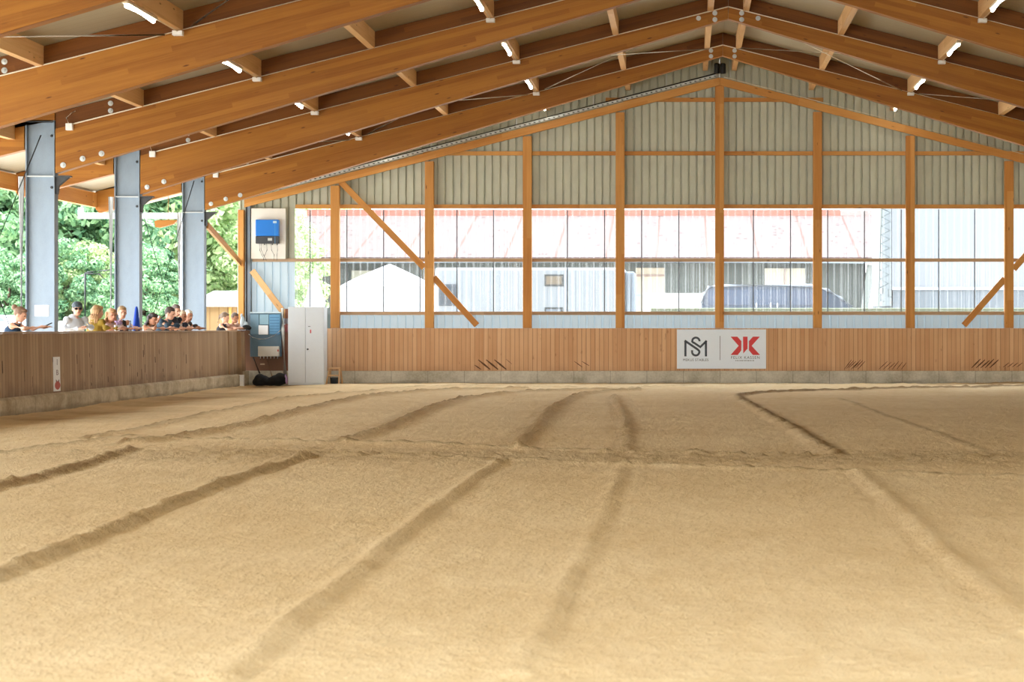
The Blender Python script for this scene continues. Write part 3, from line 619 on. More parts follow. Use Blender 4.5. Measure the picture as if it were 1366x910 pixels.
# they pass behind the post faces: split at the post they meet
brace((453, 241), (565.5, 357), 'upper length of the long diagonal timber brace'); brace((578.5, 370), (636, 434), 'lower length of the long diagonal timber brace down to the kickboards')
brace((1340.5, 372), (1286, 434), 'lower length of the short diagonal timber brace by the last post'); brace((1352.5, 359), (1400, 305), 'upper length of the short diagonal brace beyond the last post')
brace((336, 361), (384, 425), 'diagonal timber brace above the blue meter cupboard', mt='purlin')
a = Vector((-10.93, 42.12, 3.72)); c = Vector((-10.91, 45.2, 2.95))
o = MB().bar(a, c, .06, .15).build('diagonal_brace', M['timber'], None, c - a, origin=a); tag(o, 'sloping timber brace from the last steel column to the corner post', 'brace', 'diagonal braces of the end wall')

# clear corrugated panels: one sheet per joint, two rows
joints = [366 + 16.5, 414, 463, 512, 560.5, 609.7, 658.5, 707.5, 757, 806.6, 856, 905.6, 955, 1005, 1054.5, 1104, 1153, 1202, 1252, 1300, 1350, 1400, 1450]
JX = [(p - CX) * (YC) / F for p in joints]
wi = 1
for x0, x1 in zip(JX[:-1], JX[1:]):
    n = 26; vs = []
    for zz in (1.70, 4.36):
        for i in range(n + 1):
            vs.append((x0 + .008 + (x1 - x0 - .016) * i / n, YC + .012 * math.cos(i * math.pi), zz))
    b = MB().add(vs, [[i, i + 1, i + 2 + n, i + 1 + n] for i in range(n)])
    o = b.build(f'window_{wi}', M['sheet'], None, (0, 0, 1)); struct(o); wi += 1
for k, x in enumerate(JX[1:-2]):
    o = MB().box((x - .013, YC - .03, 1.74), (x + .013, YC - .022, 4.3)).build(f'trim_{k + 1}', M['joint'], None); struct(o)

# metal cable tray on the left end-wall rafter and black ridge box
o = empty('cable_tray', (-5, YG - .1, 6), 'perforated metal cable tray running up the left end wall rafter', 'cable tray')
za = lambda x: gable_z(x) + .07
xa, xb = -9.9, RX - .1
MB().prism([(xa, za(xa) - .03), (xb, za(xb) - .03), (xb, za(xb) + .03), (xa, za(xa) + .03)], 1, YG - .14, YG - .02).build('tray', M['steel_light'], o)
MB().tube([(xa, YG - .1, za(xa) + .055), (xb, YG - .1, za(xb) + .055)], .018, 6).build('cable', M['black'], o)
b = MB(); x = xa
while x < xb: b.box((x, YG - .1425, za(x) - .012), (x + .05, YG - .1405, za(x) + .012)); x += .12
b.build('slot', M['dark_steel'], o)
for x in (-8.3, -6.2, -4.1, -2.2, -.4):
    MB().box((x, YG - .1, za(x) + .03), (x + .03, YG - .07, deck_z(x) - .01)).build('hanger', M['steel_light'], o)
o = empty('winch_box', (RX, YG - .15, 7.66), 'black twin drum box hung under the ridge at the end wall', 'winch')
for dx in (-.075, .075): MB().lathe([(.0, 0), (.07, .01), (.07, .24), (.05, .26)], (RX + dx, YG - .12, 7.62), 14).build('drum', M['black'], o, smooth=False)
for dx in (-.24, .24): MB().tube([(RX + dx * 1.1, YG - .1, 7.55), (RX + dx, YG - .1, 7.95)], .01, 6).build('hanger', M['steel_light'], o)

# ---- advertising board
sg = at(962.5, 465.5, YG - .05)
o = empty('advertising_board', sg, 'white advertising board with a grey monogram and red double-K emblem', 'sign')
P0 = at(903, 492, YG - .05); P1 = at(1022, 439.5, YG - .05)
MB().box((P0.x, YG - .05, P0.z), (P1.x, YG - .032, P1.z)).build('panel', bmat('sign_white', 224, 236, 250, .5, var=.01), o, bevel=.004)
ys = YG - .0525; yp = YG - .05
def sp(x, y): return at(898 + x / 10.508, 434 + y / 10.5, ys)   # reading of the enlarged board
ink = bmat('slate_ink', 62, 70, 82, .6, var=.0); red = bmat('emblem_red', 206, 58, 62, .6, var=.0)
def stroke(mb, pts, w):
    pts = [sp(*p) for p in pts]; w = w / 10.508 * YG / F / 2
    L, R = [], []
    for i, p in enumerate(pts):
        d0 = (p - pts[i - 1]).normalized() if i else None; d1 = (pts[i + 1] - p).normalized() if i < len(pts) - 1 else None
        d0 = d0 or d1; d1 = d1 or d0
        n0 = Vector((-d0.z, 0, d0.x)); n1 = Vector((-d1.z, 0, d1.x)); n = (n0 + n1).normalized(); k = w / max(.4, n.dot(n0))
        L.append(p + n * k); R.append(p - n * k)
    n = len(pts); mb.add(L + R, [[i, i + 1, n + i + 1, n + i] for i in range(n - 1)])
def arc(cx, cy, r, a0, a1, n=14): return [(cx + r * math.cos(math.radians(a0 + (a1 - a0) * i / n)), cy - r * math.sin(math.radians(a0 + (a1 - a0) * i / n))) for i in range(n + 1)]
b = MB()
stroke(b, [(172, 436), (172, 228)], 30); stroke(b, [(459, 436), (459, 228)], 30)
stroke(b, [(160, 214), (345, 340)], 30)                                     # long slope running into the lower bowl of the S
stroke(b, [(470, 216), (380, 305), (285, 240)], 28)                        # short slope of the M and waist of the S
stroke(b, arc(318, 225, 52, 0, 180)[:13] + [(267, 228), (288, 250)], 28)
b.build('monogram', ink, o)
b = MB(); stroke(b, [(330, 328), (362, 356)] + arc(316, 372, 51, 0, -180), 28); stroke(b, [(265, 372), (265, 350)], 28); b.build('monogram', ink, o)
text_mb('MEKUS STABLES', .088, sp(316, 502), align='CENTER', spacing=1.1, squeeze=.93).build('lettering', ink, o)
b = MB(); stroke(b, [(657, 150), (657, 488)], 7); b.build('divider', ink, o)
b = MB()
def poly(pts): b.add([sp(*p) for p in pts], [list(range(len(pts)))])
poly([(805, 160), (900, 160), (955, 222), (955, 288), (918, 288)]); poly([(918, 288), (955, 288), (955, 352), (905, 416), (805, 416)])
poly([(978, 160), (1042, 160), (1042, 328), (982, 396)])
poly([(1215, 160), (1118, 160), (1062, 222), (1062, 288), (1100, 288)]); poly([(1100, 288), (1062, 288), (1062, 352), (1118, 416), (1218, 416)])
b.build('emblem', red, o)
text_mb('FELIX KASSEN', .094, sp(1012, 470), align='CENTER', spacing=1.25, squeeze=1.0).build('lettering', ink, o)
b = MB(); x = 872
for w in (14, 20, 12, 18, 22, 12, 20, 16, 24, 18, 14, 20): stroke(b, [(x, 495), (x + w - 4, 495)], 13); x += w + 5
b.build('small_print', bmat('small_print_grey', 128, 132, 140), o)

# ---- corner: inverter on its board
o = empty('inverter_board', at(358, 347, YG + .2), 'white wall board carrying the blue inverter', 'board')
p = at(335, 347, YG + .14); q = at(381, 278, YG + .14)
MB().box((p.x, YG + .14, p.z + .03), (q.x, YG + .16, q.z)).build('panel', bmat('mount_board', 236, 234, 226, .6, var=.02), o, bevel=.004)
p = at(341, 325, YG); q = at(371.5, 293, YG); mid = at(341, 315, YG).z
o = empty('inverter', at(356, 325, YG), 'bright blue and dark grey solar inverter box hung on a white board', 'inverter')
MB().box((p.x, YG - .02, mid), (q.x, YG + .135, q.z)).build('housing', M['blue'], o, bevel=.015)
MB().box((p.x, YG - .02, p.z), (q.x, YG + .135, mid - .003)).build('base_housing', M['inverter_grey'], o, bevel=.01)
MB().box((p.x + .305, YG - .024, p.z + .07), (p.x + .41, YG - .019, p.z + .135)).build('display', bmat('display_pale', 200, 208, 206, .3), o)
MB().box((q.x - .13, YG - .024, q.z - .09), (q.x - .04, YG - .019, q.z - .035)).build('badge', bmat('badge_pale', 186, 214, 232), o)
MB().box((q.x - .085, YG - .023, p.z), (q.x - .078, YG - .0195, q.z - .09)).build('seam', bmat('seam_pale', 90, 170, 226), o)
for dx in (.21, .4, .52): MB().tube([(p.x + dx, YG + .06, p.z - .03), (p.x + dx, YG + .06, p.z)], .022, 8).build('cable_gland', M['black'], o)
for i, (dx, ex) in enumerate([(.08, .2), (.12, .24), (.26, .16), (.37, .42), (.52, .5)]):
    x = p.x + dx; z = p.z
    pts = [(x, YG + .06, z - .0), (x + .01, YG + .05, z - .16), ((x + p.x + ex) / 2 + (.05 if i == 3 else -.0), YG + .07, z - .28), (p.x + ex, YG + .11, z - .41)]
    MB().tube(pts, .007, 6).build('hanging_cable', M['black'] if i in (1, 2) else bmat('grey_cable', 120, 122, 124), o, smooth=True)

# meter cupboard and boxes
yb = YG - .02
p = at(333.5, 476, yb); q = at(375, 418, yb)
o = empty('meter_cupboard', (p.x, yb, p.z), 'open blue grey meter cupboard beside the white cabinet', 'electrical cupboard')
MB().box((p.x, yb, p.z), (q.x, yb + .1, q.z)).build('back_box', bmat('cupboard_grey_blue', 84, 112, 128, .5), o, bevel=.01)
x0 = at(359.5, 0, yb).x
MB().box((x0, yb - .04, at(0, 446, yb).z), (q.x - .02, yb - .001, q.z - .03)).build('meter_panel', bmat('meter_blue', 96, 152, 190, .4), o, bevel=.01)
b = MB()
for k in range(6): z = at(0, 424 + k * 3.8, yb).z; b.box((x0 + .02, yb - .046, z), (q.x - .04, yb - .0405, z + .012))
b.build('slot', bmat('meter_blue_dark', 58, 102, 136), o)
MB().box((p.x + .02, yb - .03, at(0, 446, yb).z), (at(346, 0, yb).x, yb - .001, q.z - .03)).build('meter_panel', bmat('meter_blue_dim', 112, 146, 164, .4), o, bevel=.01)
MB().box((at(346, 0, yb).x + .01, yb - .03, at(0, 433, yb).z), (x0 - .01, yb - .001, q.z - .03)).build('meter_panel', bmat('meter_blue_pale', 140, 176, 190, .4), o, bevel=.01)
MB().box((p.x, yb - .02, q.z + .0), (q.x, yb + .1, q.z + .03)).build('lid', bmat('cupboard_lid', 206, 222, 226, .4), o, bevel=.008)
p = at(345, 446.5, yb - .06); q = at(358, 434, yb - .06)
o = MB().box((p.x, yb - .09, p.z), (q.x, yb - .047, q.z)).build('junction_case', M['white'], None, origin=((p.x + q.x) / 2, yb - .06, p.z), bevel=.015); tag(o, 'small square white junction case on the meter cupboard', 'electrical box')
p = at(345, 475.5, yb - .02); q = at(373, 462, yb - .02)
o = empty('fuse_box', (p.x, yb - .05, p.z), 'oblong cream fuse box low on the meter cupboard', 'electrical box')
MB().box((p.x, yb - .1, p.z), (q.x, yb - .005, q.z)).build('case', bmat('fuse_cream', 214, 208, 194, .5), o, bevel=.01)
b = MB()
for k in range(6): b.tube([(p.x + .05 + k * .085, yb - .05, p.z - .05), (p.x + .05 + k * .085, yb - .05, p.z)], .012, 6)
b.build('gland', M['white'], o)
MB().box((q.x - .04, yb - .105, p.z + .12), (q.x - .005, yb - .101, p.z + .17)).build('red_tag', bmat('red_tag', 190, 70, 60), o)
yp_ = YG - .19
o = MB().tube([at(377, 411, yp_), at(377.5, 440, yp_), at(380.5, 503, yp_)], .047, 12).build('downpipe', bmat('pipe_cream', 226, 222, 208, .5), None, smooth=True, origin=at(380, 503, yp_)); tag(o, 'cream upright drain pipe beside the white cabinet', 'pipe')
o = MB().tube([at(332, 446, yp_ + .05), at(337, 450, yp_), at(346, 452.5, yp_ - .02), at(355, 452, yp_ - .02), at(365, 448, yp_), at(374, 441, yp_ + .05)], .014, 8).build('hanging_hose', M['white'], None, smooth=True, origin=at(350, 452, yp_)); tag(o, 'thin white hose sagging across the meter cupboard', 'hose')
o = empty('wall_switch', at(381, 440, YG - .0), 'dark switch with a red cover on the timber brace beside the cabinet', 'switch')
p = at(379.5, 432, YG + .02); q = at(383.5, 425, YG + .02); MB().box((p.x, YG - .02, p.z), (q.x, YG + .09, q.z)).build('body', bmat('switch_grey', 92, 82, 84), o, bevel=.006)
p = at(379.5, 443, YG + .02); q = at(383.5, 433, YG + .02); MB().box((p.x, YG - .02, p.z), (q.x, YG + .09, q.z)).build('cover', bmat('switch_red', 120, 52, 46), o, bevel=.006)
MB().box((at(379.2, 0, YG).x, YG + .095, .3), (at(384, 0, YG).x, YG + .13, at(0, 412, YG).z)).build('backing_board', bmat('backing_board_brown', 128, 76, 50), o)
# broom and stick leaning in the nook
def G(px, y): return Vector(((px - CX) * y / F, y, 0))
o = empty('broom', (at(347, 512, 44.7).x, 44.85, .0), 'long handled broom leaning under the meter cupboard', 'broom')
MB().tube([at(338, 477, 45.1), at(346, 497, 44.95)], .02, 8).build('handle', bmat('broom_handle', 60, 54, 50), o, smooth=True)
b = MB(); a = at(346, 497, 44.95); c = at(347, 505, 44.9); b.tube([a, (a + c) / 2, c], [.025, .05, .06], 10); b.build('head', M['black'], o)
o = MB().tube([at(357, 480, 45.05), at(363, 503, 44.9)], .014, 8).build('wooden_stick', bmat('stick_brown', 138, 92, 58), None, smooth=True, origin=at(363, 503, 44.9)); tag(o, 'thin brown wooden stick leaning beneath the fuse box', 'stick')
o = MB().box((at(346, 0, YG).x, YG + .085, at(0, 487, YG).z), (at(352, 0, YG).x, YG + .099, at(0, 485, YG).z)).build('label_plate', bmat('plate_cream', 196, 172, 140), None, origin=at(349, 486, YG + .09)); tag(o, 'little pale plate on the brown boards below the fuse box', 'plate')

# white cabinet
yc0, yc1 = 44.22, 44.64
p = at(384, 513, yc0); q = at(432, 409.5, yc0)
o = empty('metal_cabinet', ((p.x + q.x) / 2, yc0 + .2, .0), 'tall pale two door metal cabinet against the end wall', 'cabinet')
MB().box((p.x, yc0 + .02, -.02), (q.x, yc1, q.z)).build('carcass', M['cabinet'], o, bevel=.006)
xm = at(407.5, 0, yc0).x; xq = at(431, 0, yc0).x
MB().box((p.x + .005, yc0, .03), (xm - .004, yc0 + .019, q.z - .01)).build('door', M['cabinet'], o, bevel=.004)
d = MB().box((xm + .004, yc0, .03), (q.x - .005, yc0 + .019, q.z - .01)).build('door', M['cabinet'], o, bevel=.004)
b = MB(); b.lathe([(.022, 0), (.022, -.02), (.01, -.022)], tuple(at(410.5, 466, yc0)), 12, 'y'); b.build('lock', M['dark_steel'], d)
k = at(411, 436, yc0); MB().box((k.x, yc0 - .003, k.z), (k.x + .055, yc0 - .0005, k.z + .014)).build('sticker', M['black'], d)
k = at(413.5, 444.5, yc0); MB().box((k.x, yc0 - .003, k.z), (k.x + .03, yc0 - .0005, k.z + .085)).build('sticker', bmat('sticker_red', 214, 96, 98), d)

# step stool
ys0 = 44.55
o = empty('step_stool', (at(445, 0, ys0).x, ys0, 0), 'small wooden two step stool by the plinth beside the cabinet', 'step stool')
wd = bmat('stool_wood', 226, 184, 136, .7)
xl = at(436.5, 0, ys0).x; xr = at(453, 0, ys0).x
def stp(z0, z1, y0, y1, nm_): MB().box((xl + .02, y0, z0), (xr - .02, y1, z1)).build(nm_, wd, o, (1, 0, 0), bevel=.006)
stp(.36, .39, ys0 + .1, ys0 + .3, 'upper_tread'); stp(.19, .215, ys0 - .08, ys0 + .12, 'lower_tread')
for x in (xl, xr):
    dx = .03 if x == xl else -.03
    MB().bar((x, ys0 - .1, -.01), (x + dx, ys0 + .14, .36), .03, .045).build('leg', wd, o, (0, 0, 1)); MB().bar((x, ys0 + .34, -.01), (x + dx, ys0 + .27, .36), .03, .04).build('leg', wd, o, (0, 0, 1))
o = empty('black_bucket', (at(445, 0, ys0).x, ys0 + .12, 0), 'dark tub standing beneath the wooden step stool', 'bucket')
MB().lathe([(.09, 0), (.11, .14), (.115, .15), (.1, .15), (.085, .02)], (at(445, 0, ys0).x, ys0 + .13, 0), 18).build('tub', bmat('tub_grey', 70, 76, 78), o, smooth=True)

# ---- dark cloth heap on the sand
def from_blob(name, mb, mat, voxel, parent=None, origin=(0, 0, 0), smooth_it=6):
    o_ = Vector(origin); me = bpy.data.meshes.new(name); me.from_pydata([v - o_ for v in mb.v], [], mb.f)
    ob = bpy.data.objects.new(name, me); COL.objects.link(ob)
    r = ob.modifiers.new('join', 'REMESH'); r.mode = 'VOXEL'; r.voxel_size = voxel
    if smooth_it: sm = ob.modifiers.new('relax', 'SMOOTH'); sm.iterations = smooth_it; sm.factor = .5
    nm_ = bpy.data.meshes.new_from_object(ob.evaluated_get(bpy.context.evaluated_depsgraph_get()))
    bpy.data.objects.remove(ob); bpy.data.meshes.remove(me)
    nm_.name = name; nm_.materials.clear(); nm_.materials.append(mat)
    for p in nm_.polygons: p.use_smooth = True
    o2 = bpy.data.objects.new(name, nm_); COL.objects.link(o2)
    if parent is not None: o2.parent = parent
    else: o2.location = o_
    BASE[o2.name] = o_
    return o2
b = MB(); yh = 44.35
for px, z, r in [(343, .05, (.12, .16, .1)), (347, .11, (.14, .17, .14)), (352, .10, (.14, .18, .11)), (357, .06, (.14, .18, .1)), (362, .06, (.13, .17, .11)), (367, .09, (.13, .17, .13)), (373, .14, (.13, .16, .14)), (378, .12, (.1, .15, .13)), (371, .05, (.16, .2, .1)), (348, .03, (.2, .2, .08))]:
    b.ball(((px - CX) * yh / F, yh + random.uniform(-.04, .04), z), r)
o = from_blob('dark_blanket', b, M['black_cloth'], .02, origin=(at(360, 0, yh).x, yh, 0)); tag(o, 'heap of black cloth lying on the sand beside the cabinet', 'blanket')
b = MB(); b.ball((at(382.3, 0, 44.1).x, 44.1, .1), (.028, .06, .1)); b.ball((at(381, 0, 44.1).x, 44.1, .2), (.02, .04, .05))
o = from_blob('lilac_cloth', b, bmat('lilac', 176, 146, 190, .8), .008, origin=(at(382, 0, 44.1).x, 44.1, 0)); tag(o, 'scrap of lilac cloth beside the foot of the cabinet', 'cloth')
# ---- spectators leaning on the side wall
SKIN = {'fair': (216, 166, 140), 'tan': (190, 134, 104), 'brown': (176, 122, 90)}
def rotz(a): return Matrix.Rotation(math.radians(a), 3, 'Z')
def person(label, px, hx, ztop, yaw=0, lean=25, hyaw=None, pitch=10, skin='fair', hair=('short', (90, 66, 50)), top=('tee', (40, 52, 66)), female=True, legs=(70, 76, 92),
           armR=None, armL=None, glasses=False, straps=False):
    """px: picture column of the head; hx: its X; armR/armL: (elbow, hand) in metres ahead of / beside the hips, height absolute"""
    yy = hx * F / (px - CX); th = math.radians(lean)
    s = ztop / (.92 + .775 * math.cos(th)); R = rotz(yaw); d = Vector((math.sin(th), 0, math.cos(th)))
    base = Vector((hx, yy, 0)) - R @ Vector((.66 * s * math.sin(th), 0, 0))
    W = lambda p: base + R @ Vector(p)
    hip = Vector((0, 0, .92 * s)); T = lambda k, x=0, y=0: hip + d * (k * s) + Vector((math.cos(th), 0, -math.sin(th))) * x * s + Vector((0, y * s, 0))
    tilt = R @ Matrix.Rotation(th, 3, 'Y')
    sw = .155 if female else .18
    hy = math.radians(hyaw if hyaw is not None else yaw); HR = Matrix.Rotation(hy, 3, 'Z') @ Matrix.Rotation(math.radians(pitch), 3, 'Y')
    hc = W(T(.655)); H = lambda x, y, z: hc + HR @ (Vector((x, y, z)) * s)
    arms = []
    for sd, a in ((-1, armR), (1, armL)):
        sh = T(.465, 0, sd * sw)
        if a is None: a = ((sh.x + .20, sd * (sw + .1), 1.355), (sh.x + .34, sd * .05, 1.35))
        arms.append((sh, Vector(a[0]), Vector(a[1])))
    def torso(b, g):
        b.ball(W(T(.02)), (.105 * s + g, (.165 if female else .16) * s + g, .12 * s + g), tilt)
        b.ball(W(T(.17)), (.095 * s + g, (.128 if female else .145) * s + g, .17 * s + g), tilt)
        b.ball(W(T(.33)), (.11 * s + g, (.145 if female else .17) * s + g, .17 * s + g), tilt)
        if female:
            for q in (-1, 1): b.ball(W(T(.33, .085, q * .065)), .062 * s + g)
    def shoulders(b, g): b.cone_seg(W(T(.455, 0, -sw + .02)), .052 * s + g, W(T(.455, 0, sw - .02)), .052 * s + g)
    b = MB(); torso(b, 0); shoulders(b, 0)
    b.cone_seg(W(T(.46)), .062 * s, W(T(.58)), .05 * s)
    b.ball(H(0, 0, .01), (.096 * s, .076 * s, .108 * s), HR); b.ball(H(.03, 0, -.062), (.062 * s, .055 * s, .056 * s), HR); b.ball(H(.052, 0, -.092), (.028 * s, .026 * s, .022 * s), HR)
    b.ball(H(.1, 0, -.022), (.02 * s, .014 * s, .022 * s), HR); b.ball(H(.093, 0, .0), (.012 * s, .01 * s, .025 * s), HR); b.ball(H(.085, 0, .028), (.016 * s, .05 * s, .01 * s), HR)
    b.ball(H(.084, 0, -.058), (.014 * s, .026 * s, .009 * s), HR)
    for q in (-1, 1): b.ball(H(-.005, q * .077, -.01), (.02 * s, .01 * s, .03 * s), HR)
    for sh, e, h in arms:
        b.cone_seg(W(sh), .05 * s, W(e), .04 * s); b.cone_seg(W(e), .042 * s, W(h), .028 * s)
        fd = (h - e).normalized(); side = Vector((0, 0, 1)).cross(fd).normalized(); up = fd.cross(side)
        rot = Matrix((R @ fd, R @ side, R @ up)).transposed()
        b.ball(W(h + fd * .045), (.052, .04, .019), rot)
        sg = 1 if (h.y > e.y) else -1
        for i, (k, ln) in enumerate(((-1.5, .062), (-.5, .078), (.5, .082), (1.5, .072))):
            p0 = h + fd * .08 + side * (k * .02); p1 = p0 + fd * ln * .5 + side * k * .004 + up * .004; p2 = p1 + fd * ln * .45 - up * .018 + side * k * .003
            b.cone_seg(W(p0), .0105, W(p1), .0095, 8); b.cone_seg(W(p1), .0095, W(p2), .008, 8)
        p0 = h + fd * .02 + side * (sg * .03); p1 = p0 + fd * .035 + side * sg * .028; p2 = p1 + fd * .035 + side * sg * .006
        b.cone_seg(W(p0), .013, W(p1), .011, 8); b.cone_seg(W(p1), .011, W(p2), .009, 8)
    lg = []
    for q in (-1, 1):
        hp = Vector((0, q * .085 * s, .9 * s)); kn = Vector((.03, q * .095 * s, .48 * s)); an = Vector((-.01, q * .1 * s, .08)); lg.append((hp, kn, an))
        b.cone_seg(W(hp), .085 * s, W(kn), .056 * s); b.cone_seg(W(kn), .056 * s, W(an), .038 * s); b.ball(W(an + Vector((.07, 0, -.045))), (.125, .045, .036), R)
    body = from_blob('person', b, bmat('skin_' + skin, *SKIN[skin], .55), .0105, origin=base, smooth_it=2)
    tag(body, label, 'person', 'spectators along the side wall')
    # clothing
    kind, c = top; cm = bmat('cloth_%d_%d_%d' % c, *c, .85); b = MB(); torso(b, .014)
    if kind != 'tank': shoulders(b, .014)
    else:
        for q in (-1, 1): b.tube([W(T(.36, .1, q * .085)), W(T(.505, .03, q * .085)), W(T(.505, -.03, q * .085)), W(T(.36, -.1, q * .085))], .017, 8)
    if kind in ('tee', 'polo', 'long'):
        for sh, e, h in arms:
            if kind == 'long': b.cone_seg(W(sh), .066 * s, W(e), .056 * s); b.cone_seg(W(e), .057 * s, W(e + (h - e) * .93), .04 * s)
            else: b.cone_seg(W(sh), .066 * s, W(sh + (e - sh) * .62), .062 * s)
    if kind == 'polo': b.tube([W(T(.515)), W(T(.555))], [.075 * s, .066 * s], 14)
    if kind == 'long': b.ball(W(T(.50, -.06)), (.075 * s, .1 * s, .06 * s), tilt)   # hood lying on the shoulders
    from_blob('top', b, cm, .014, body, base, 3)
    b = MB()
    for hp, kn, an in lg: b.cone_seg(W(hp), .1 * s, W(kn), .07 * s); b.cone_seg(W(kn), .07 * s, W(an + Vector((0, 0, .03))), .055 * s)
    b.ball(W(hip), (.118 * s, .172 * s, .11 * s), R)
    from_blob('trousers', b, bmat('cloth_%d_%d_%d' % legs, *legs, .85), .018, body, base, 2)
    # hair
    hk, hcx = hair; hm = bmat('hair_%d_%d_%d' % hcx, *hcx, .6); b = MB()
    if hk != 'cap':
        b.ball(H(-.018, 0, .03), (.098 * s, .085 * s, .1 * s), HR)
        if hk == 'short': b.ball(H(.0, 0, .07), (.085 * s, .07 * s, .055 * s), HR)
        if hk == 'bun': b.ball(H(-.125, 0, .075), .05 * s); b.ball(H(.03, 0, .085), (.06 * s, .066 * s, .035 * s), HR)
        if hk == 'tied': b.ball(H(-.115, 0, .0), (.035 * s, .03 * s, .05 * s), HR); b.ball(H(.03, 0, .08), (.06 * s, .07 * s, .035 * s), HR); b.cone_seg(H(-.12, 0, -.02), .03 * s, H(-.135, 0, -.15), .014 * s)
        if hk == 'long':
            b.ball(H(.03, 0, .08), (.07 * s, .074 * s, .042 * s), HR)
            for k in range(9):
                a = math.radians(95 + k * 21.2); p = (math.cos(a) * .085 - .01, math.sin(a) * .085, .02)
                q = (p[0] * 1.15 - .015, p[1] * 1.25, -.13); r = (p[0] * 1.2 - .02, p[1] * (1.45 + .15 * (k % 2)), -.24 - .03 * (k % 3))
                b.cone_seg(H(*p), .034 * s, H(*q), .036 * s); b.cone_seg(H(*q), .036 * s, H(*r), .018 * s)
        from_blob('hair', b, hm, .009, body, base, 2)
    else:
        b.ball(H(-.02, 0, .0), (.094 * s, .083 * s, .09 * s), HR); from_blob('hair', b, bmat('hair_dark', 62, 50, 44, .7), .009, body, base, 2)
        b = MB(); b.ball(H(-.005, 0, .055), (.108 * s, .09 * s, .075 * s), HR); b.ball(H(.115, 0, .045), (.075 * s, .07 * s, .012 * s), HR)
        from_blob('cap', b, hm, .007, body, base, 2)
    if not glasses:
        b = MB()
        for q in (-1, 1): b.ball(H(.086, q * .031, .006), (.009 * s, .013 * s, .008 * s), HR)
        b.build('eyes', bmat('eye_dark', 40, 32, 30, .3), body, smooth=True)
    else:
        b = MB()
        for q in (-1, 1): b.ball(H(.096, q * .034, .006), (.014 * s, .03 * s, .021 * s), HR); b.tube([H(.085, q * .06, .012), H(-.02, q * .084, .01)], .005, 6)
        b.tube([H(.104, -.02, .012), H(.104, .02, .012)], .006, 6); b.build('sunglasses', bmat('lens_black', 12, 12, 14, .15), body, smooth=True)
    b = MB(); b.ball(H(.094, 0, -.058), (.008 * s, .024 * s, .006 * s), HR); b.build('lips', bmat('lips', 190, 110, 104, .5), body, smooth=True)
    return body, W, arms
RZ = 1.352
p1, W1, a1 = person('woman with a bun in a navy sleeveless top holding a phone over the wall', 27, -11.02, 1.70, 0, 24, 0, 22, 'fair', ('bun', (128, 98, 76)), ('tank', (28, 56, 84)),
    armR=((.42, -.2, RZ), (.66, -.05, RZ + .03)), armL=((.42, .2, RZ), (.66, .06, RZ + .02)))
hp = W1(Vector((.745, .0, RZ + .055))); o = MB().bar(hp - Vector((.06, 0, .02)), hp + Vector((.06, 0, .04)), .07, .011).build('mobile_phone', M['black'], None, origin=hp, bevel=.004)
tag(o, 'dark mobile phone in the hands of the woman in navy', 'phone')
person('man in a dark cap and sunglasses with a pale grey hooded shirt', 103, -11.2, 1.845, -35, 10, -62, 4, 'fair', ('cap', (62, 74, 82)), ('long', (194, 200, 208)), False, glasses=True,
    armR=((.14, -.28, 1.352), (.35, -.14, RZ)), armL=((.2, .25, 1.37), (.33, .03, RZ + .03)))
person('woman with long wavy blonde hair in a mustard top seen from behind', 130, -11.18, 1.79, 62, 12, 40, 6, 'fair', ('long', (168, 130, 88)), ('long', (134, 108, 24)),
    armR=((.1, -.26, 1.365), (.2, -.47, 1.352)), armL=((.25, .2, 1.2), (.36, .02, 1.34)))
person('blonde woman in a printed top smiling beside the mustard top', 149, -11.14, 1.735, -25, 20, -48, 8, 'tan', ('long', (176, 134, 94)), ('tee', (196, 170, 168)),
    armR=((.36, -.2, RZ), (.5, .02, RZ)), armL=((.36, .22, RZ), (.54, .08, RZ)))
person('smiling woman with tied hair in a black tank top leaning over the wall', 163, -11.1, 1.79, -35, 16, -58, 6, 'fair', ('tied', (150, 120, 84)), ('tank', (24, 24, 30)),
    armR=((.3, -.22, RZ), (.44, .03, RZ)), armL=((.34, .24, RZ), (.56, .14, RZ)))
person('dark haired woman resting her cheek on her hand beyond the blue cone', 204, -11.0, 1.655, -10, 30, -30, 14, 'tan', ('long', (48, 36, 34)), ('tank', (214, 206, 200)),
    armR=((.46, -.16, RZ), (.5, -.1, 1.5)), armL=((.46, .22, RZ), (.66, .06, RZ)))
person('man in a dark teal tee shirt bent low over the wall', 227, -10.97, 1.79, -8, 30, -12, 16, 'fair', ('short', (66, 50, 42)), ('tee', (46, 66, 82)), False,
    armR=((.5, -.26, RZ), (.7, -.02, RZ)), armL=((.52, .26, RZ), (.72, .08, RZ)))
person('tall man with grey hair and beard in a black polo shirt', 235, -11.1, 1.865, -20, 18, -35, 10, 'fair', ('short', (112, 96, 90)), ('polo', (22, 28, 42)), False,
    armR=((.38, -.24, RZ), (.58, -.02, RZ)), armL=((.38, .26, RZ), (.6, .08, RZ)))
person('fair person in a white top half hidden behind the black polo shirt', 243, -11.08, 1.74, -10, 22, -20, 10, 'tan', ('short', (214, 196, 170)), ('tee', (226, 222, 214)),
    armR=((.38, -.18, RZ), (.44, -.06, 1.52)), armL=((.38, .2, RZ), (.58, .06, RZ)))
person('woman with white hair in a dark patterned top with folded arms', 251.5, -11.05, 1.755, -15, 22, -30, 8, 'tan', ('short', (232, 228, 216)), ('tee', (62, 52, 48)),
    armR=((.4, -.22, RZ), (.56, .06, RZ)), armL=((.4, .24, RZ), (.54, -.04, RZ + .03)))
person('woman in profile with tied hair and a black strappy top', 300, -11.14, 1.735, -4, 14, 0, 14, 'fair', ('tied', (112, 92, 74)), ('tank', (26, 26, 30)),
    armR=((.3, -.2, RZ - .04), (.5, -.06, RZ)), armL=((.34, .2, RZ), (.52, .04, RZ)))
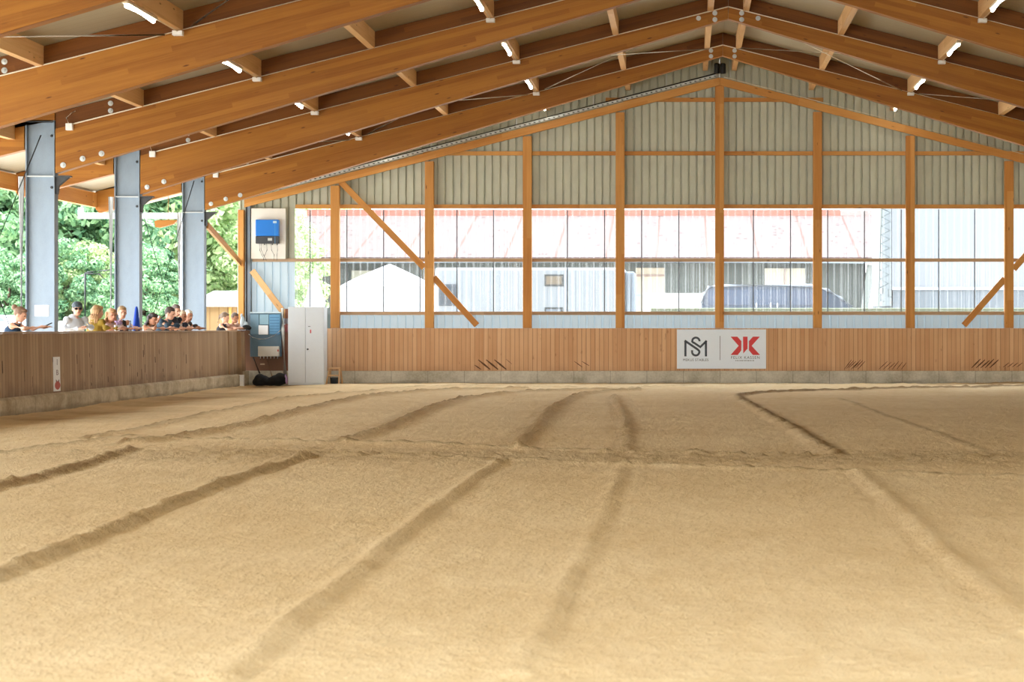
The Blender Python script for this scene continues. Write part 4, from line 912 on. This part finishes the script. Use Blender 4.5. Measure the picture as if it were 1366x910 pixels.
person('brown haired person in a beige top by the corner post', 313.5, -10.98, 1.72, -25, 24, -40, 10, 'brown', ('short', (92, 74, 60)), ('tee', (196, 160, 140)), False,
    armR=((.3, -.26, RZ), (.46, .0, RZ)), armL=((.36, .24, RZ), (.5, .08, RZ)))
# things standing on the wall rail
def on_rail(px, x=-10.93): return Vector((x, x * F / (px - CX), 1.3025))
c = on_rail(182)
o = empty('marker_cone', c, 'tall slim bright blue marker cone standing on the side wall rail', 'cone')
MB().lathe([(.075, .06), (.072, .09), (.03, .44), (.018, .485), (.012, .49)], c, 20).build('cone', M['cone_blue'], o, smooth=True)
MB().lathe([(.078, .052), (.078, .062)], c, 20).build('pale_band', bmat('cone_band', 190, 214, 236), o)
MB().lathe([(.05, 0), (.07, .01), (.07, .05)], c, 20).build('base', bmat('cone_base', 20, 60, 150), o, smooth=True)
c = on_rail(155); 
o = MB().lathe([(.03, 0), (.04, .11), (.042, .115), (.037, .115), (.028, .006)], c, 16).build('drinking_cup', bmat('cup_white', 240, 236, 236, .3), None, origin=c, smooth=True); tag(o, 'white drinking cup on the wall rail before the smiling women', 'cup')
c = on_rail(158.0, -10.95) + Vector((0, .02, .0))
o = empty('flower_posy', c, 'round mauve flower head in a slim glass on the wall rail', 'flowers')
b = MB(); [b.ball(c + Vector((random.gauss(0, .022), random.gauss(0, .022), .165 + random.gauss(0, .02))), .022, n=8, m=6) for _ in range(26)]; b.build('petals', bmat('mauve', 176, 150, 190, .8), o, smooth=True)
MB().lathe([(.022, 0), (.026, .12)], c, 12).build('glass', bmat('glass_pale', 226, 226, 232, .2), o, smooth=True)
c = on_rail(173.5, -10.93)
o = empty('drink_bottle', c, 'small clear bottle with a dark label between the woman and the blue cone', 'bottle')
MB().lathe([(.03, 0), (.032, .09), (.014, .15), (.013, .19)], c, 14).build('bottle', bmat('bottle_grey', 150, 156, 168, .2), o, smooth=True)
MB().lathe([(.0335, .03), (.0335, .08)], c, 14).build('label_band', bmat('band_dark', 44, 48, 70, .5), o); MB().lathe([(.015, .188), (.015, .205)], c, 12).build('cap', M['black'], o)
# paper notice on the steel column
Yn = 31.9; p = at(46.2, 422, 31.99); q = at(65.3, 407, 31.99)
o = empty('paper_notice', ((p.x + q.x) / 2, 31.99, p.z), 'white paper notice with two faint lines of print on the steel column', 'notice')
MB().box((p.x, 31.984, p.z), (q.x, 31.99, q.z)).build('sheet', bmat('paper', 246, 244, 246, .8, var=.01), o)
b = MB()
for z, n, k in ((p.z + .115, 7, .09), (p.z + .06, 12, .03)):
    x = p.x + k
    while x < q.x - k - .02: ww = random.uniform(.012, .03); b.box((x, 31.9825, z), (x + ww, 31.9835, z + .014)); x += ww + .008
b.build('print', bmat('print_grey', 190, 170, 170), o)
# cloth bundle at the wall end
b = MB(); c = Vector((-10.74, 44.9, 1.36))
b.ball(c + Vector((-.05, 0, .14)), (.06, .07, .16)); b.ball(c + Vector((.02, .02, .06)), (.07, .08, .1)); b.ball(c + Vector((-.07, 0, .3)), (.03, .05, .06))
o = from_blob('pale_jacket', b, bmat('pale_cloth_blue', 196, 212, 222, .85), .01, origin=c - Vector((0, 0, .05))); tag(o, 'pale blue grey jacket bundled on the end of the side wall', 'jacket')
b = MB(); b.ball(c + Vector((.05, -.03, .02)), (.1, .07, .06)); b.ball(c + Vector((.12, -.03, .0)), (.06, .06, .05))
o = from_blob('dark_glove', b, M['black_cloth'], .01, origin=c); tag(o, 'dark glove lying on the end of the side wall', 'glove')
# ---- the yard
GO = .35
def gmat():
    t = NT('yard_gravel'); o = t.coord(); n = t.noise(o, .4, 5); return t.done(t.bsdf(t.mix(n, srgb(206, 200, 190), srgb(226, 222, 214)), .95, spec=.1))
M['gravel'] = gmat()
def grass():
    t = NT('bank_grass'); o = t.coord(); n = t.noise(o, 3, 5); return t.done(t.bsdf(t.mix(n, srgb(92, 102, 84), srgb(126, 132, 114)), .95, spec=.1))
M['grass'] = grass()
o = MB().add([(-10.96, -40, -.12), (-10.96, YG + .3, -.12), (-90, YG + .3, -.12), (-90, -40, -.12)], [[0, 1, 2, 3]]).build('ground', M['gravel']); struct(o)
o = MB().add([(-90, YG + .31, -.12), (30, YG + .6, -.12), (30, 48, GO), (60, 140, GO), (-110, 140, GO), (-90, 48, GO)], [[0, 1, 2], [0, 2, 5], [2, 3, 4, 5]]).build('yard_ground', M['gravel']); struct(o)
o = MB().add([(-10.95, -40, -.13), (40, -40, -.13), (40, -3.3, -.13), (-10.95, -3.3, -.13)], [[0, 1, 2, 3]]).build('front_ground', M['gravel']); struct(o)
# sunlit bank behind the spectators and along the end wall
b = MB(); b.prism([(52, -.2), (54.5, 1.55), (60, 1.8), (66, GO)], 0, -40, -18.2); o = b.build('bank_ground', M['gravel']); struct(o)
p = at(868, 410.5, 48.5)
o = MB().prism([(48.3, -.2), (48.5, p.z - .02), (49.3, p.z), (49.8, GO)], 0, p.x, 16).build('bank_terrain', M['grass']); struct(o)
# barn with old tiled roof
Yb = 74.0
b0 = at(380, 343, Yb); b1 = at(1170, 343, Yb); r0 = at(410, 287, Yb + 8.5); r1 = at(1177, 287, Yb + 8.5)
o = empty('barn', ((b0.x + b1.x) / 2, Yb + 1, GO), 'long barn with an old pink tiled roof and dark boarded front', 'barn')
def slope(name, mat, e0, e1, q0, q1, th=.12, a0=0., a1=1.):
    l0 = e0 + (q0 - e0) * a0; l1 = e1 + (q1 - e1) * a0; h0 = e0 + (q0 - e0) * a1; h1 = e1 + (q1 - e1) * a1
    b = MB(); up = Vector((0, 0, th)); b.add([l0, l1, h1, h0, l0 - up, l1 - up, h1 - up, h0 - up], [[0, 1, 2, 3], [7, 6, 5, 4], [0, 4, 5, 1], [1, 5, 6, 2], [2, 6, 7, 3], [3, 7, 4, 0]])
    return b.build(name, mat, o)
slope('tiled_roof', M['tiles'], b0, b1, r0, r1, .12, 0, 1)
rt = at(0, 280, Yb + 8.5).z
b = MB().box((r0.x, Yb + 8.35, r0.z - .05), (r1.x - 1.9, Yb + 8.75, rt)); b.build('ridge_tiles', bmat('ridge_tile_red', 158, 98, 82, .8), o)
MB().box((r1.x - 1.9, Yb + 8.4, r0.z - .05), (r1.x, Yb + 8.7, rt - .05)).build('ridge_tiles', bmat('ridge_tile_pale', 150, 136, 130, .8), o)
slope('rear_roof', M['tiles'], b0 + Vector((0, 17, 0)), b1 + Vector((0, 17, 0)), r0, r1)
b = MB(); x = b0.x
while x < b1.x: b.prism([(x, b0.z - .06), (x + .12, b0.z - .14), (x + .24, b0.z - .06)], 1, Yb - .05, Yb + .02); x += .24
b.build('tile_edge', bmat('tile_edge', 80, 74, 78, .9), o)
MB().tube([(b0.x, Yb - .1, b0.z - .2), (b1.x, Yb - .1, b1.z - .2)], .07, 8).build('gutter', bmat('barn_gutter', 120, 132, 142, .5), o)
wbn = boards('barn_boards', srgb(78, 82, 78), srgb(64, 68, 66), srgb(46, 50, 48), 0, .5, 0)
gl_, gr_ = at(848, 0, Yb + .6).x, at(886.5, 0, Yb + .6).x
b = MB(); b.box((b0.x + 1.2, Yb + .6, GO - .1), (gl_, Yb + .8, b0.z)); b.box((gr_, Yb + .6, GO - .1), (b1.x - .4, Yb + .8, b0.z)); b.box((gl_, Yb + .6, at(0, 357, Yb + .6).z), (gr_, Yb + .8, b0.z)); b.build('wall', wbn, o, (0, 0, 1))
MB().box((gl_, Yb + .55, GO), (gr_, Yb + .58, at(0, 357.5, Yb + .6).z)).build('gate', bmat('barn_gate_cream', 152, 142, 124, .8), o)
MB().box((gl_, Yb + .5, at(0, 369, Yb + .6).z), (gr_, Yb + .545, at(0, 366, Yb + .6).z)).build('gate_rail', bmat('gate_rail_brown', 120, 100, 90, .8), o)
p = at(1020, 380, Yb + .5); q = at(1074, 358, Yb + .5)
MB().box((p.x, Yb + .5, p.z), (q.x, Yb + .59, q.z)).build('window', bmat('barn_opening_cream', 150, 146, 132, .8), o)
MB().box(((p.x + q.x) / 2 - .03, Yb + .46, p.z), ((p.x + q.x) / 2 + .03, Yb + .495, q.z)).build('window_bar', bmat('gate_rail_brown', 120, 100, 90, .8), o)
p = at(660, 378, Yb + .5); q = at(482, 361, Yb + .5)
MB().box((q.x - .4, Yb + .5, at(0, 385, Yb).z), (q.x + 1.2, Yb + .59, q.z)).build('window', bmat('barn_opening_cream', 150, 146, 132, .8), o)
MB().bar((b1.x + .1, Yb - .15, b1.z - .2), (r1.x + .1, Yb + 8.4, r1.z + .1), .12, .5).build('verge_board', bmat('verge_grey', 110, 116, 112, .8), o)
MB().bar((b1.x - .2, Yb + .4, b1.z - .3), (b1.x - .75, Yb + .4, GO), .3, .3).build('corner_post', bmat('verge_grey', 110, 116, 112, .8), o)
# low white wall beyond
p = at(858, 408, 66); q = at(938, 391, 66)
o = MB().box((p.x, 66, GO), (q.x, 66.25, q.z)).build('garden_partition', bmat('white_render', 166, 164, 160, .9), None, origin=(p.x, 66, GO)); tag(o, 'low white rendered wall between the trailer and the blue van', 'wall', kind='structure')
# party tents
def tent(px, py, half, eave, Y, lab):
    c = at(px, py, Y); e = at(px, eave, Y).z; h = half * Y / F
    o = empty('party_tent', (c.x, Y + h, GO), lab, 'tent', 'white party tents in the yard')
    wm = bmat('tent_white', 168, 168, 170, .85, var=.01)
    m = Vector((c.x, Y + h, c.z)); cs = [(c.x - h, Y, e), (c.x + h, Y, e), (c.x + h, Y + 2 * h, e), (c.x - h, Y + 2 * h, e)]
    b = MB(); n = 6; vs = []; 
    for i in range(n + 1):
        t = i / n; k = t ** .88
        vs += [Vector(q) * (1 - t) + Vector((m.x, m.y, 0)) * t + Vector((0, 0, -Vector(q).z * (1 - t) + e + (m.z - e) * k)) for q in cs]
    b.add(vs, [[i * 4 + j, i * 4 + (j + 1) % 4, i * 4 + 4 + (j + 1) % 4, i * 4 + 4 + j] for i in range(n) for j in range(4)]); b.build('roof_canopy', wm, o)
    b = MB().box((c.x - h + .02, Y + .02, GO), (c.x + h - .02, Y + .05, e)); b.build('front_sheet', wm, o)
    MB().box((c.x - h + .02, Y + .05, GO), (c.x - h + .05, Y + 2 * h - .02, e)).build('side_sheet', wm, o); MB().box((c.x + h - .05, Y + .05, GO), (c.x + h - .02, Y + 2 * h - .02, e)).build('side_sheet', wm, o)
    for a, bb in ((-1, 0), (1, 0), (-1, 2), (1, 2)): MB().box((c.x + a * h - .03, Y + bb * h - .03, GO - .02), (c.x + a * h + .03, Y + bb * h + .03, e)).build('pole', M['steel_light'], o)
tent(511, 350, 58, 382, 58, 'wide white pointed party tent in front of the barn')
tent(418, 357, 10, 398, 60, 'slender white pointed tent near the trees')
# white trailer
Yt = 56
p = at(580, 440, Yt); q = at(833, 357, Yt); zt = q.z
o = empty('horse_trailer', ((p.x + q.x) / 2, Yt + 1.2, GO), 'long white box trailer with small dark windows', 'trailer')
tm = bmat('trailer_white', 112, 117, 121, .5, var=.02)
MB().box((p.x, Yt, GO + .55), (q.x, Yt + 2.4, zt)).build('box_body', tm, o, bevel=.08)
b = MB(); x = p.x + .25
while x < q.x - .1: b.box((x, Yt - .008, GO + .6), (x + .012, Yt - .0005, zt - .1)); x += .29
b.build('panel_seam', bmat('trailer_seam', 100, 110, 122, .5), o)
MB().box((q.x + .02, Yt + .1, GO + .6), (q.x + .3, Yt + 2.2, zt - .12)).build('end_door', bmat('trailer_end', 108, 118, 128, .5), o, bevel=.04)
for x_, w_ in ((.06, .02), (.2, .025)): MB().tube([(q.x + x_, Yt + .05, GO + .7), (q.x + x_, Yt + .05, zt - .2)], w_, 8).build('door_bar', bmat('bar_grey', 84, 92, 100, .5), o)
MB().box((q.x + .34, Yt, at(0, 396, Yt).z), (q.x + .5, Yt + .05, at(0, 392, Yt).z)).build('lamp', bmat('lamp_grey', 120, 126, 128, .5), o)
def win(x0, y0, x1, y1, fm, gm):
    a = at(x0, y1, Yt); c = at(x1, y0, Yt)
    w_ = MB().box((a.x, Yt - .03, a.z), (c.x, Yt - .009, c.z)).build('window', fm, o, bevel=.02)
    MB().box((a.x + .06, Yt - .036, a.z + .06), (c.x - .06, Yt - .0305, c.z - .06)).build('pane', gm, w_, bevel=.01)
fmt = bmat('trailer_frame', 38, 42, 44, .5)
win(726, 366, 752, 382, fmt, bmat('pane_beige', 96, 86, 72, .3)); win(726, 410, 751, 426, fmt, bmat('pane_pale', 90, 98, 106, .3)); win(585, 379, 610, 408, bmat('pane_edge', 58, 66, 74, .3), bmat('pane_grey', 50, 58, 66, .3))
for xw in (p.x + 3.4, p.x + 4.3):
    MB().lathe([(.0, -.1), (.3, -.1), (.34, -.06), (.34, .1), (.0, .1)], (xw, Yt + .15, GO + .33), 20, 'y').build('wheel', M['black'], o, smooth=False)
MB().box((p.x + .3, Yt + .3, GO + .3), (q.x - .3, Yt + 2.1, GO + .54)).build('chassis', M['dark_steel'], o)
# blue van
Yv = 60
z = lambda py: at(0, py, Yv).z
xa, xb = at(937, 0, Yv).x, at(1137, 0, Yv).x
o = empty('blue_van', ((xa + xb) / 2, Yv + 1, GO), 'blue van with a pale roof edge parked behind the grass bank', 'van')
prof = [(xa, GO + .45), (xa - .02, z(405)), (xa + .06, z(391)), (xa + .2, z(383)), (xa + .5, z(381)), (at(1082, 0, Yv).x, z(381)), (at(1104, 0, Yv).x, z(387)), (at(1122, 0, Yv).x, z(398)), (at(1136, 0, Yv).x, z(410)), (xb + .9, z(418)), (xb + 1.0, GO + .45)]
vb = bmat('van_blue', 58, 68, 84, .35)
MB().prism(prof, 1, Yv, Yv + 1.9).build('body', vb, o, bevel=.03)
def inset(pts, k):
    c = Vector((sum(a for a, b_ in pts) / len(pts), sum(b_ for a, b_ in pts) / len(pts))); return [tuple(c + (Vector(q) - c) * k) for q in pts]
for x0, x1 in ((944, 1000), (1004, 1050), (1054, 1086)):
    MB().prism([(at(x0, 0, Yv).x, z(407)), (at(x0, 0, Yv).x, z(386.5)), (at(x1, 0, Yv).x, z(386.5)), (at(x1 + (12 if x1 > 1080 else 0), 0, Yv).x, z(407))], 1, Yv - .02, Yv - .004).build('side_window', bmat('van_glass', 60, 72, 92, .15), o)
b = MB(); pts = [(a, Yv - .02, c_) for a, c_ in prof[1:9]]; b.tube(pts, .055, 8); b.build('roof_edge', bmat('van_edge', 140, 148, 158, .4), o, smooth=True)
for xw in (xa + .9, xb + .1): MB().lathe([(.0, -.1), (.28, -.1), (.33, -.05), (.33, .1), (.0, .1)], (xw, Yv + .1, GO + .33), 20, 'y').build('wheel', M['black'], o)
for xw in (1008, 1027, 1036): MB().box((at(xw, 0, Yv).x, Yv - .12, z(410)), (at(xw + 1.5, 0, Yv).x, Yv - .08, z(404.5))).build('roof_bar_foot', M['white'], o)
# white clad shed on the right with a grey-blue base band and lattice
Ys = 56
xl = at(1190, 0, Ys).x
o = empty('clad_shed', (xl + 7, Ys + 3, GO), 'tall white sheet clad shed with a grey blue band low down', 'shed')
MB().box((xl, Ys, at(0, 386, Ys).z), (xl + 14, Ys + 6, 6.4)).build('upper_sheet', bmat('shed_white', 116, 120, 126, .6, var=.01), o)
MB().box((xl + .03, Ys + .02, GO - .1), (xl + 14, Ys + 6, at(0, 386.3, Ys).z)).build('base_band', bmat('shed_band', 90, 97, 104, .6, var=.02), o)
MB().box((xl, Ys - .03, at(0, 387, Ys).z), (xl + 14, Ys - .002, at(0, 383, Ys).z)).build('white_strip', bmat('shed_strip', 150, 156, 166, .6, var=.01), o)
MB().box((xl - .3, Ys + .05, at(0, 408, Ys).z), (xl - .01, Ys + 3, 6.2)).build('side_sheet', bmat('shed_side', 112, 120, 124, .6, var=.01), o)
o = empty('scissor_lattice', at(1180, 383, Ys - .2), 'black zigzag lattice rod up the side of the white clad shed', 'lattice')
b = MB(); pts = []
for i in range(19): pts.append(at((1176.5, 1188.5)[i % 2] - i * .18, 278 + i * 5.9, Ys - .2))
b.tube(pts, .022, 6); b.build('zigzag_rod', bmat('rod_dark', 56, 64, 66, .6), o)
MB().tube([at(1176, 276, Ys - .15), at(1172, 412, Ys - .15), at(1171.5, 484, Ys - .15)], .03, 8).build('upright', bmat('verge_grey', 110, 116, 112, .8), o)
b = MB()
for x0, y0, x1, y1 in ((1175, 392, 1180, 402), (1185, 386, 1190, 396), (1178, 384, 1178, 392)): b.tube([at(x0, y0, Ys - .2), at(x0, y1, Ys - .2), at(x1, y1, Ys - .2)], .018, 6)
b.build('foot_bracket', bmat('rod_dark', 56, 64, 66, .6), o)
# small cream boarded hut and canopy frame outside the open side
Yh = 60
p = at(262, 437, Yh); q = at(322, 406, Yh); e = at(0, 388, Yh + 3)
o = empty('garden_hut', ((p.x + q.x) / 2, Yh + 1, GO), 'cream boarded hut with a white roof behind the spectators', 'hut')
MB().box((p.x, Yh, GO - .1), (q.x, Yh + 2.6, q.z)).build('wall', boards('hut_boards', srgb(176, 146, 108), srgb(158, 124, 84), srgb(120, 88, 56), 0, .3, 0), o, (0, 0, 1))
b = MB().prism([(Yh - .3, q.z), (Yh + 3, e.z), (Yh + 3, e.z - .08), (Yh - .3, q.z - .08)], 0, p.x - .2, q.x + .3); b.build('roof', bmat('hut_roof_white', 222, 222, 222, .7, var=.01), o)
MB().box((at(306, 0, Yh).x, Yh - .1, GO), (at(309.5, 0, Yh).x, Yh - .02, q.z - .1)).build('corner_post', bmat('hut_post', 206, 158, 84, .8), o)
Yf = 47.2
o = empty('canopy_frame', (at(242.5, 0, Yf).x, Yf, GO), 'pale portal frame of a post and crossbeam outside the open side', 'frame')
p = at(104, 291.5, Yf); q = at(246.5, 284, Yf)
MB().box((p.x, Yf, p.z), (q.x, Yf + .14, q.z)).build('crossbeam', M['white'], o); MB().box((at(238.5, 0, Yf).x, Yf, -.1), (at(246.5, 0, Yf).x, Yf + .14, p.z)).build('post', M['white'], o)
MB().box((p.x, Yf, q.z), (at(109, 0, Yf).x, Yf + .14, at(0, 277, Yf).z)).build('end_stub', M['white'], o)
b = MB(); p = at(207, 303, 44.5); q = at(237, 293.5, 44.5)
b.prism([(p.x, p.z), (p.x - .02, p.z + .14), (p.x + .06, q.z), (q.x, q.z), (q.x - .12, p.z + .07), (p.x + .12, p.z - .01)], 1, 44.5, 44.62); b.box((p.x + .3, 44.55, p.z + .1), (p.x + .31, 44.56, deck_z(p.x + .3) - .005)); o = b.build('roof_timber_end', M['glulam'], None, origin=p); tag(o, 'stubby timber end sticking out below the eaves', 'timber')
Yd = 43.5
o = empty('basket_pole', at(113.5, 437, Yd), 'thin dark metal pole with a braced arm beyond the wall', 'pole')
dm = M['dark_steel']
MB().tube([at(113.5, 524, Yd), at(113.5, 365, Yd)], .028, 8).build('pole', dm, o, smooth=True)
b = MB(); b.tube([at(113, 364.5, Yd), at(162, 366, Yd)], .02, 8); b.tube([at(116, 363, Yd), at(140, 361, Yd), at(162, 357, Yd)], .018, 8); b.tube([at(131, 365, Yd), at(158, 388, Yd)], .016, 8); b.build('arm', dm, o)
# parked car glimpsed far left
Yc = 50
o = empty('parked_car', at(-4, 437, Yc), 'white car glimpsed behind the woman with the bun', 'car')
z = lambda py: at(0, py, Yc).z; X_ = lambda px: at(px, 0, Yc).x
MB().prism([(X_(-90), .3), (X_(-88), z(432)), (X_(-60), z(430)), (X_(-45), z(421)), (X_(0), z(420)), (X_(14), z(428)), (X_(34), z(431)), (X_(36), .3)], 1, Yc, Yc + 1.7).build('body', bmat('car_white', 206, 208, 214, .4, var=.01), o, bevel=.04)
MB().prism([(X_(-56), z(429.5)), (X_(-43), z(423)), (X_(-2), z(422)), (X_(8), z(428.5))], 1, Yc - .02, Yc - .003).build('window', bmat('car_glass', 96, 108, 140, .2), o)
for xw in (-70, 18): MB().lathe([(.0, -.1), (.27, -.1), (.31, -.05), (.31, .1), (0, .1)], (X_(xw), Yc + .1, .2), 18, 'y').build('wheel', M['black'], o)
# ---- trees
def crown(seed, n, R, H, leaf):
    r = np.random.default_rng(seed); cl = []
    for _ in range(90):
        v = r.normal(0, 1, 3); v /= np.linalg.norm(v); k = r.uniform(.55, 1.0); cl.append((v[0] * R * k, v[1] * R * k, H * (.56 + .42 * v[2] * k), r.uniform(.5, 1.05) * R * .3))
    cl = np.array(cl); idx = r.integers(0, len(cl), n); d = r.normal(0, 1, (n, 3)); d /= np.linalg.norm(d, axis=1)[:, None]
    P = cl[idx, :3] + d * (cl[idx, 3] * r.uniform(.75, 1.08, n))[:, None] * np.array([1, 1, .62])
    nrm = d + r.normal(0, .45, (n, 3)) + np.array([0, 0, .35]); nrm /= np.linalg.norm(nrm, axis=1)[:, None]
    a = np.cross(nrm, r.normal(0, 1, (n, 3))); a /= np.linalg.norm(a, axis=1)[:, None]; b_ = np.cross(nrm, a); sz = leaf * r.uniform(.6, 1.3, n)[:, None]
    V = np.stack([P + a * sz, P + b_ * sz * .55, P - a * sz, P - b_ * sz * .55], 1).reshape(-1, 3)
    me = bpy.data.meshes.new('foliage'); me.vertices.add(4 * n); me.vertices.foreach_set('co', V.astype(np.float32).ravel())
    me.loops.add(4 * n); me.loops.foreach_set('vertex_index', np.arange(4 * n, dtype=np.int32)); me.polygons.add(n); me.polygons.foreach_set('loop_start', np.arange(0, 4 * n, 4, dtype=np.int32))
    me.update(calc_edges=True); me.validate(); return me
def trunk(R, H):
    b = MB(); b.tube([(0, 0, -.3), (.08, .05, H * .25), (0, -.05, H * .6), (.1, 0, H * .8)], [.28, .2, .13, .05], 9)
    for k in range(6): a = k * 1.05; b.tube([(0, 0, H * (.25 + .06 * k)), (math.cos(a) * R * .4, math.sin(a) * R * .4, H * (.38 + .07 * k)), (math.cos(a) * R * .75, math.sin(a) * R * .75, H * (.45 + .08 * k))], [.1, .06, .02], 6)
    return b.mesh('trunk', (0, 0, 1), True)
trunkme = trunk(3.2, 9.); trunkme.materials.append(M['bark'])
crowns = {}
for kind in ('a', 'b'):
    for v in (0, 1):
        m_ = crown(11 + v + (5 if kind == 'b' else 0), 26000, 3.3, 9.5, .14); m_.materials.append(M['leaf_' + kind]); crowns[kind, v] = m_
TL = [(-6, 62, 'a', 1.2, 'leafy tree beyond the far left wall bay'), (22, 70, 'a', 1.35, 'tall green tree behind the column with the notice'), (72, 60, 'a', .95, 'blue green tree beside the column with the notice'), (98, 72, 'a', 1.45, 'tall blue green tree above the capped man'),
      (128, 63, 'a', 1.0, 'bushy green tree above the blonde women'), (160, 98, 'a', 1.9, 'tall green tree behind the column with the blue cone'), (196, 66, 'b', 1.1, 'yellow green tree beyond the crossed side rods'), (226, 100, 'b', 1.7, 'light green tree behind the pale portal frame'),
      (262, 97, 'b', 1.35, 'light green tree behind the last steel column'), (296, 106, 'b', 1.3, 'pale green tree above the cream hut'), (330, 112, 'b', 1.4, 'pale green tree behind the corner post'), (366, 116, 'b', 1.3, 'pale green tree seen through the clear sheeting by the inverter'), (396, 118, 'b', 1.3, 'hazy green tree at the end of the barn roof'),
      (50, 84, 'a', 1.7, 'great green tree standing behind the notice column row'), (205, 92, 'a', 1.6, 'dark green tree deep behind the crossed side rods')]
for i, (px, Y, kind, sc, lab) in enumerate(TL):
    q = at(px, 0, Y); o = empty('tree', (q.x, Y, GO - .1), lab, 'tree', 'trees beyond the yard'); o.scale = (sc, sc, sc); o.rotation_euler.z = i * 1.7
    for nm_, me in (('trunk', trunkme), ('foliage', crowns[kind, i % 2])):
        c = bpy.data.objects.new(nm_, me); COL.objects.link(c); c.parent = o
for i, (px, Y, kind, sc, lab) in enumerate([(12, 54, 'a', .36, 'low green bush behind the woman with the bun'), (84, 56, 'a', .4, 'low green bush behind the capped man'), (120, 57, 'b', .4, 'low bush behind the mustard top'), (193, 55, 'a', .38, 'low dark green bush just past the blue cone'), (345, 66, 'b', .55, 'green bush behind the brace by the meter cupboard'), (372, 70, 'b', .6, 'green bush behind the white cabinet top')]):
    q = at(px, 0, Y); o = empty('bush', (q.x, Y, GO), lab, 'bush', 'bushes in the yard'); o.scale = (sc, sc, sc); o.rotation_euler.z = i * 2.1
    for nm_, me in (('stem', trunkme), ('foliage', crowns[kind, i % 2])):
        c = bpy.data.objects.new(nm_, me); COL.objects.link(c); c.parent = o
# ---- camera
cam = bpy.data.cameras.new('camera'); co = bpy.data.objects.new('camera', cam); COL.objects.link(co)
co.location = (0, 0, CAMZ); co.rotation_euler = (math.pi / 2, 0, 0)
cam.sensor_width = 36; cam.lens = F / 1366 * 36; cam.shift_x = -(CX - 683) / 1366; cam.shift_y = -(455 - CY) / 1366
cam.clip_end = 400; cam.dof.use_dof = True; cam.dof.focus_distance = 42; cam.dof.aperture_fstop = 5.0
S.camera = co
# ---- daylight
w = bpy.data.worlds.new('sky'); S.world = w; w.use_nodes = True; nt = w.node_tree; nt.nodes.clear()
ou = nt.nodes.new('ShaderNodeOutputWorld'); bg = nt.nodes.new('ShaderNodeBackground'); tc = nt.nodes.new('ShaderNodeTexCoord'); sp_ = nt.nodes.new('ShaderNodeSeparateXYZ'); rp = nt.nodes.new('ShaderNodeValToRGB')
nt.links.new(tc.outputs['Generated'], sp_.inputs[0]); nt.links.new(sp_.outputs[2], rp.inputs[0]); nt.links.new(rp.outputs[0], bg.inputs[0]); nt.links.new(bg.outputs[0], ou.inputs[0])
rp.color_ramp.elements[0].position = .0; rp.color_ramp.elements[0].color = (1, .99, .97, 1); rp.color_ramp.elements[1].position = .7; rp.color_ramp.elements[1].color = (.78, .89, 1, 1)
bg.inputs[1].default_value = SKY = 3.2
sl = bpy.data.lights.new('sun', 'SUN'); sl.energy = 4.5; sl.angle = math.radians(2); sl.color = (1, .95, .86); so = bpy.data.objects.new('sun', sl); COL.objects.link(so)
so.rotation_euler = Vector((.58, -.02, -.81)).to_track_quat('-Z', 'Y').to_euler()
def portal(name, loc, rot, sx, sy):
    l = bpy.data.lights.new(name, 'AREA'); l.shape = 'RECTANGLE'; l.size = sx; l.size_y = sy; l.cycles.is_portal = True
    ob = bpy.data.objects.new(name, l); COL.objects.link(ob); ob.location = loc; ob.rotation_euler = rot
portal('portal_front', (0, 1.4, 2.1), (math.pi / 2, 0, 0), 27, 4.5)       # -Z axis -> +Y
portal('portal_side', (-13.9, 23, 2.1), (0, -math.pi / 2, 0), 4.4, 46)
S.view_settings.view_transform = 'Standard'; S.view_settings.exposure = 1.22
S.cycles.use_denoising = True; S.cycles.max_bounces = 10; S.cycles.diffuse_bounces = 5; S.cycles.transparent_max_bounces = 16; S.cycles.sample_clamp_indirect = 8
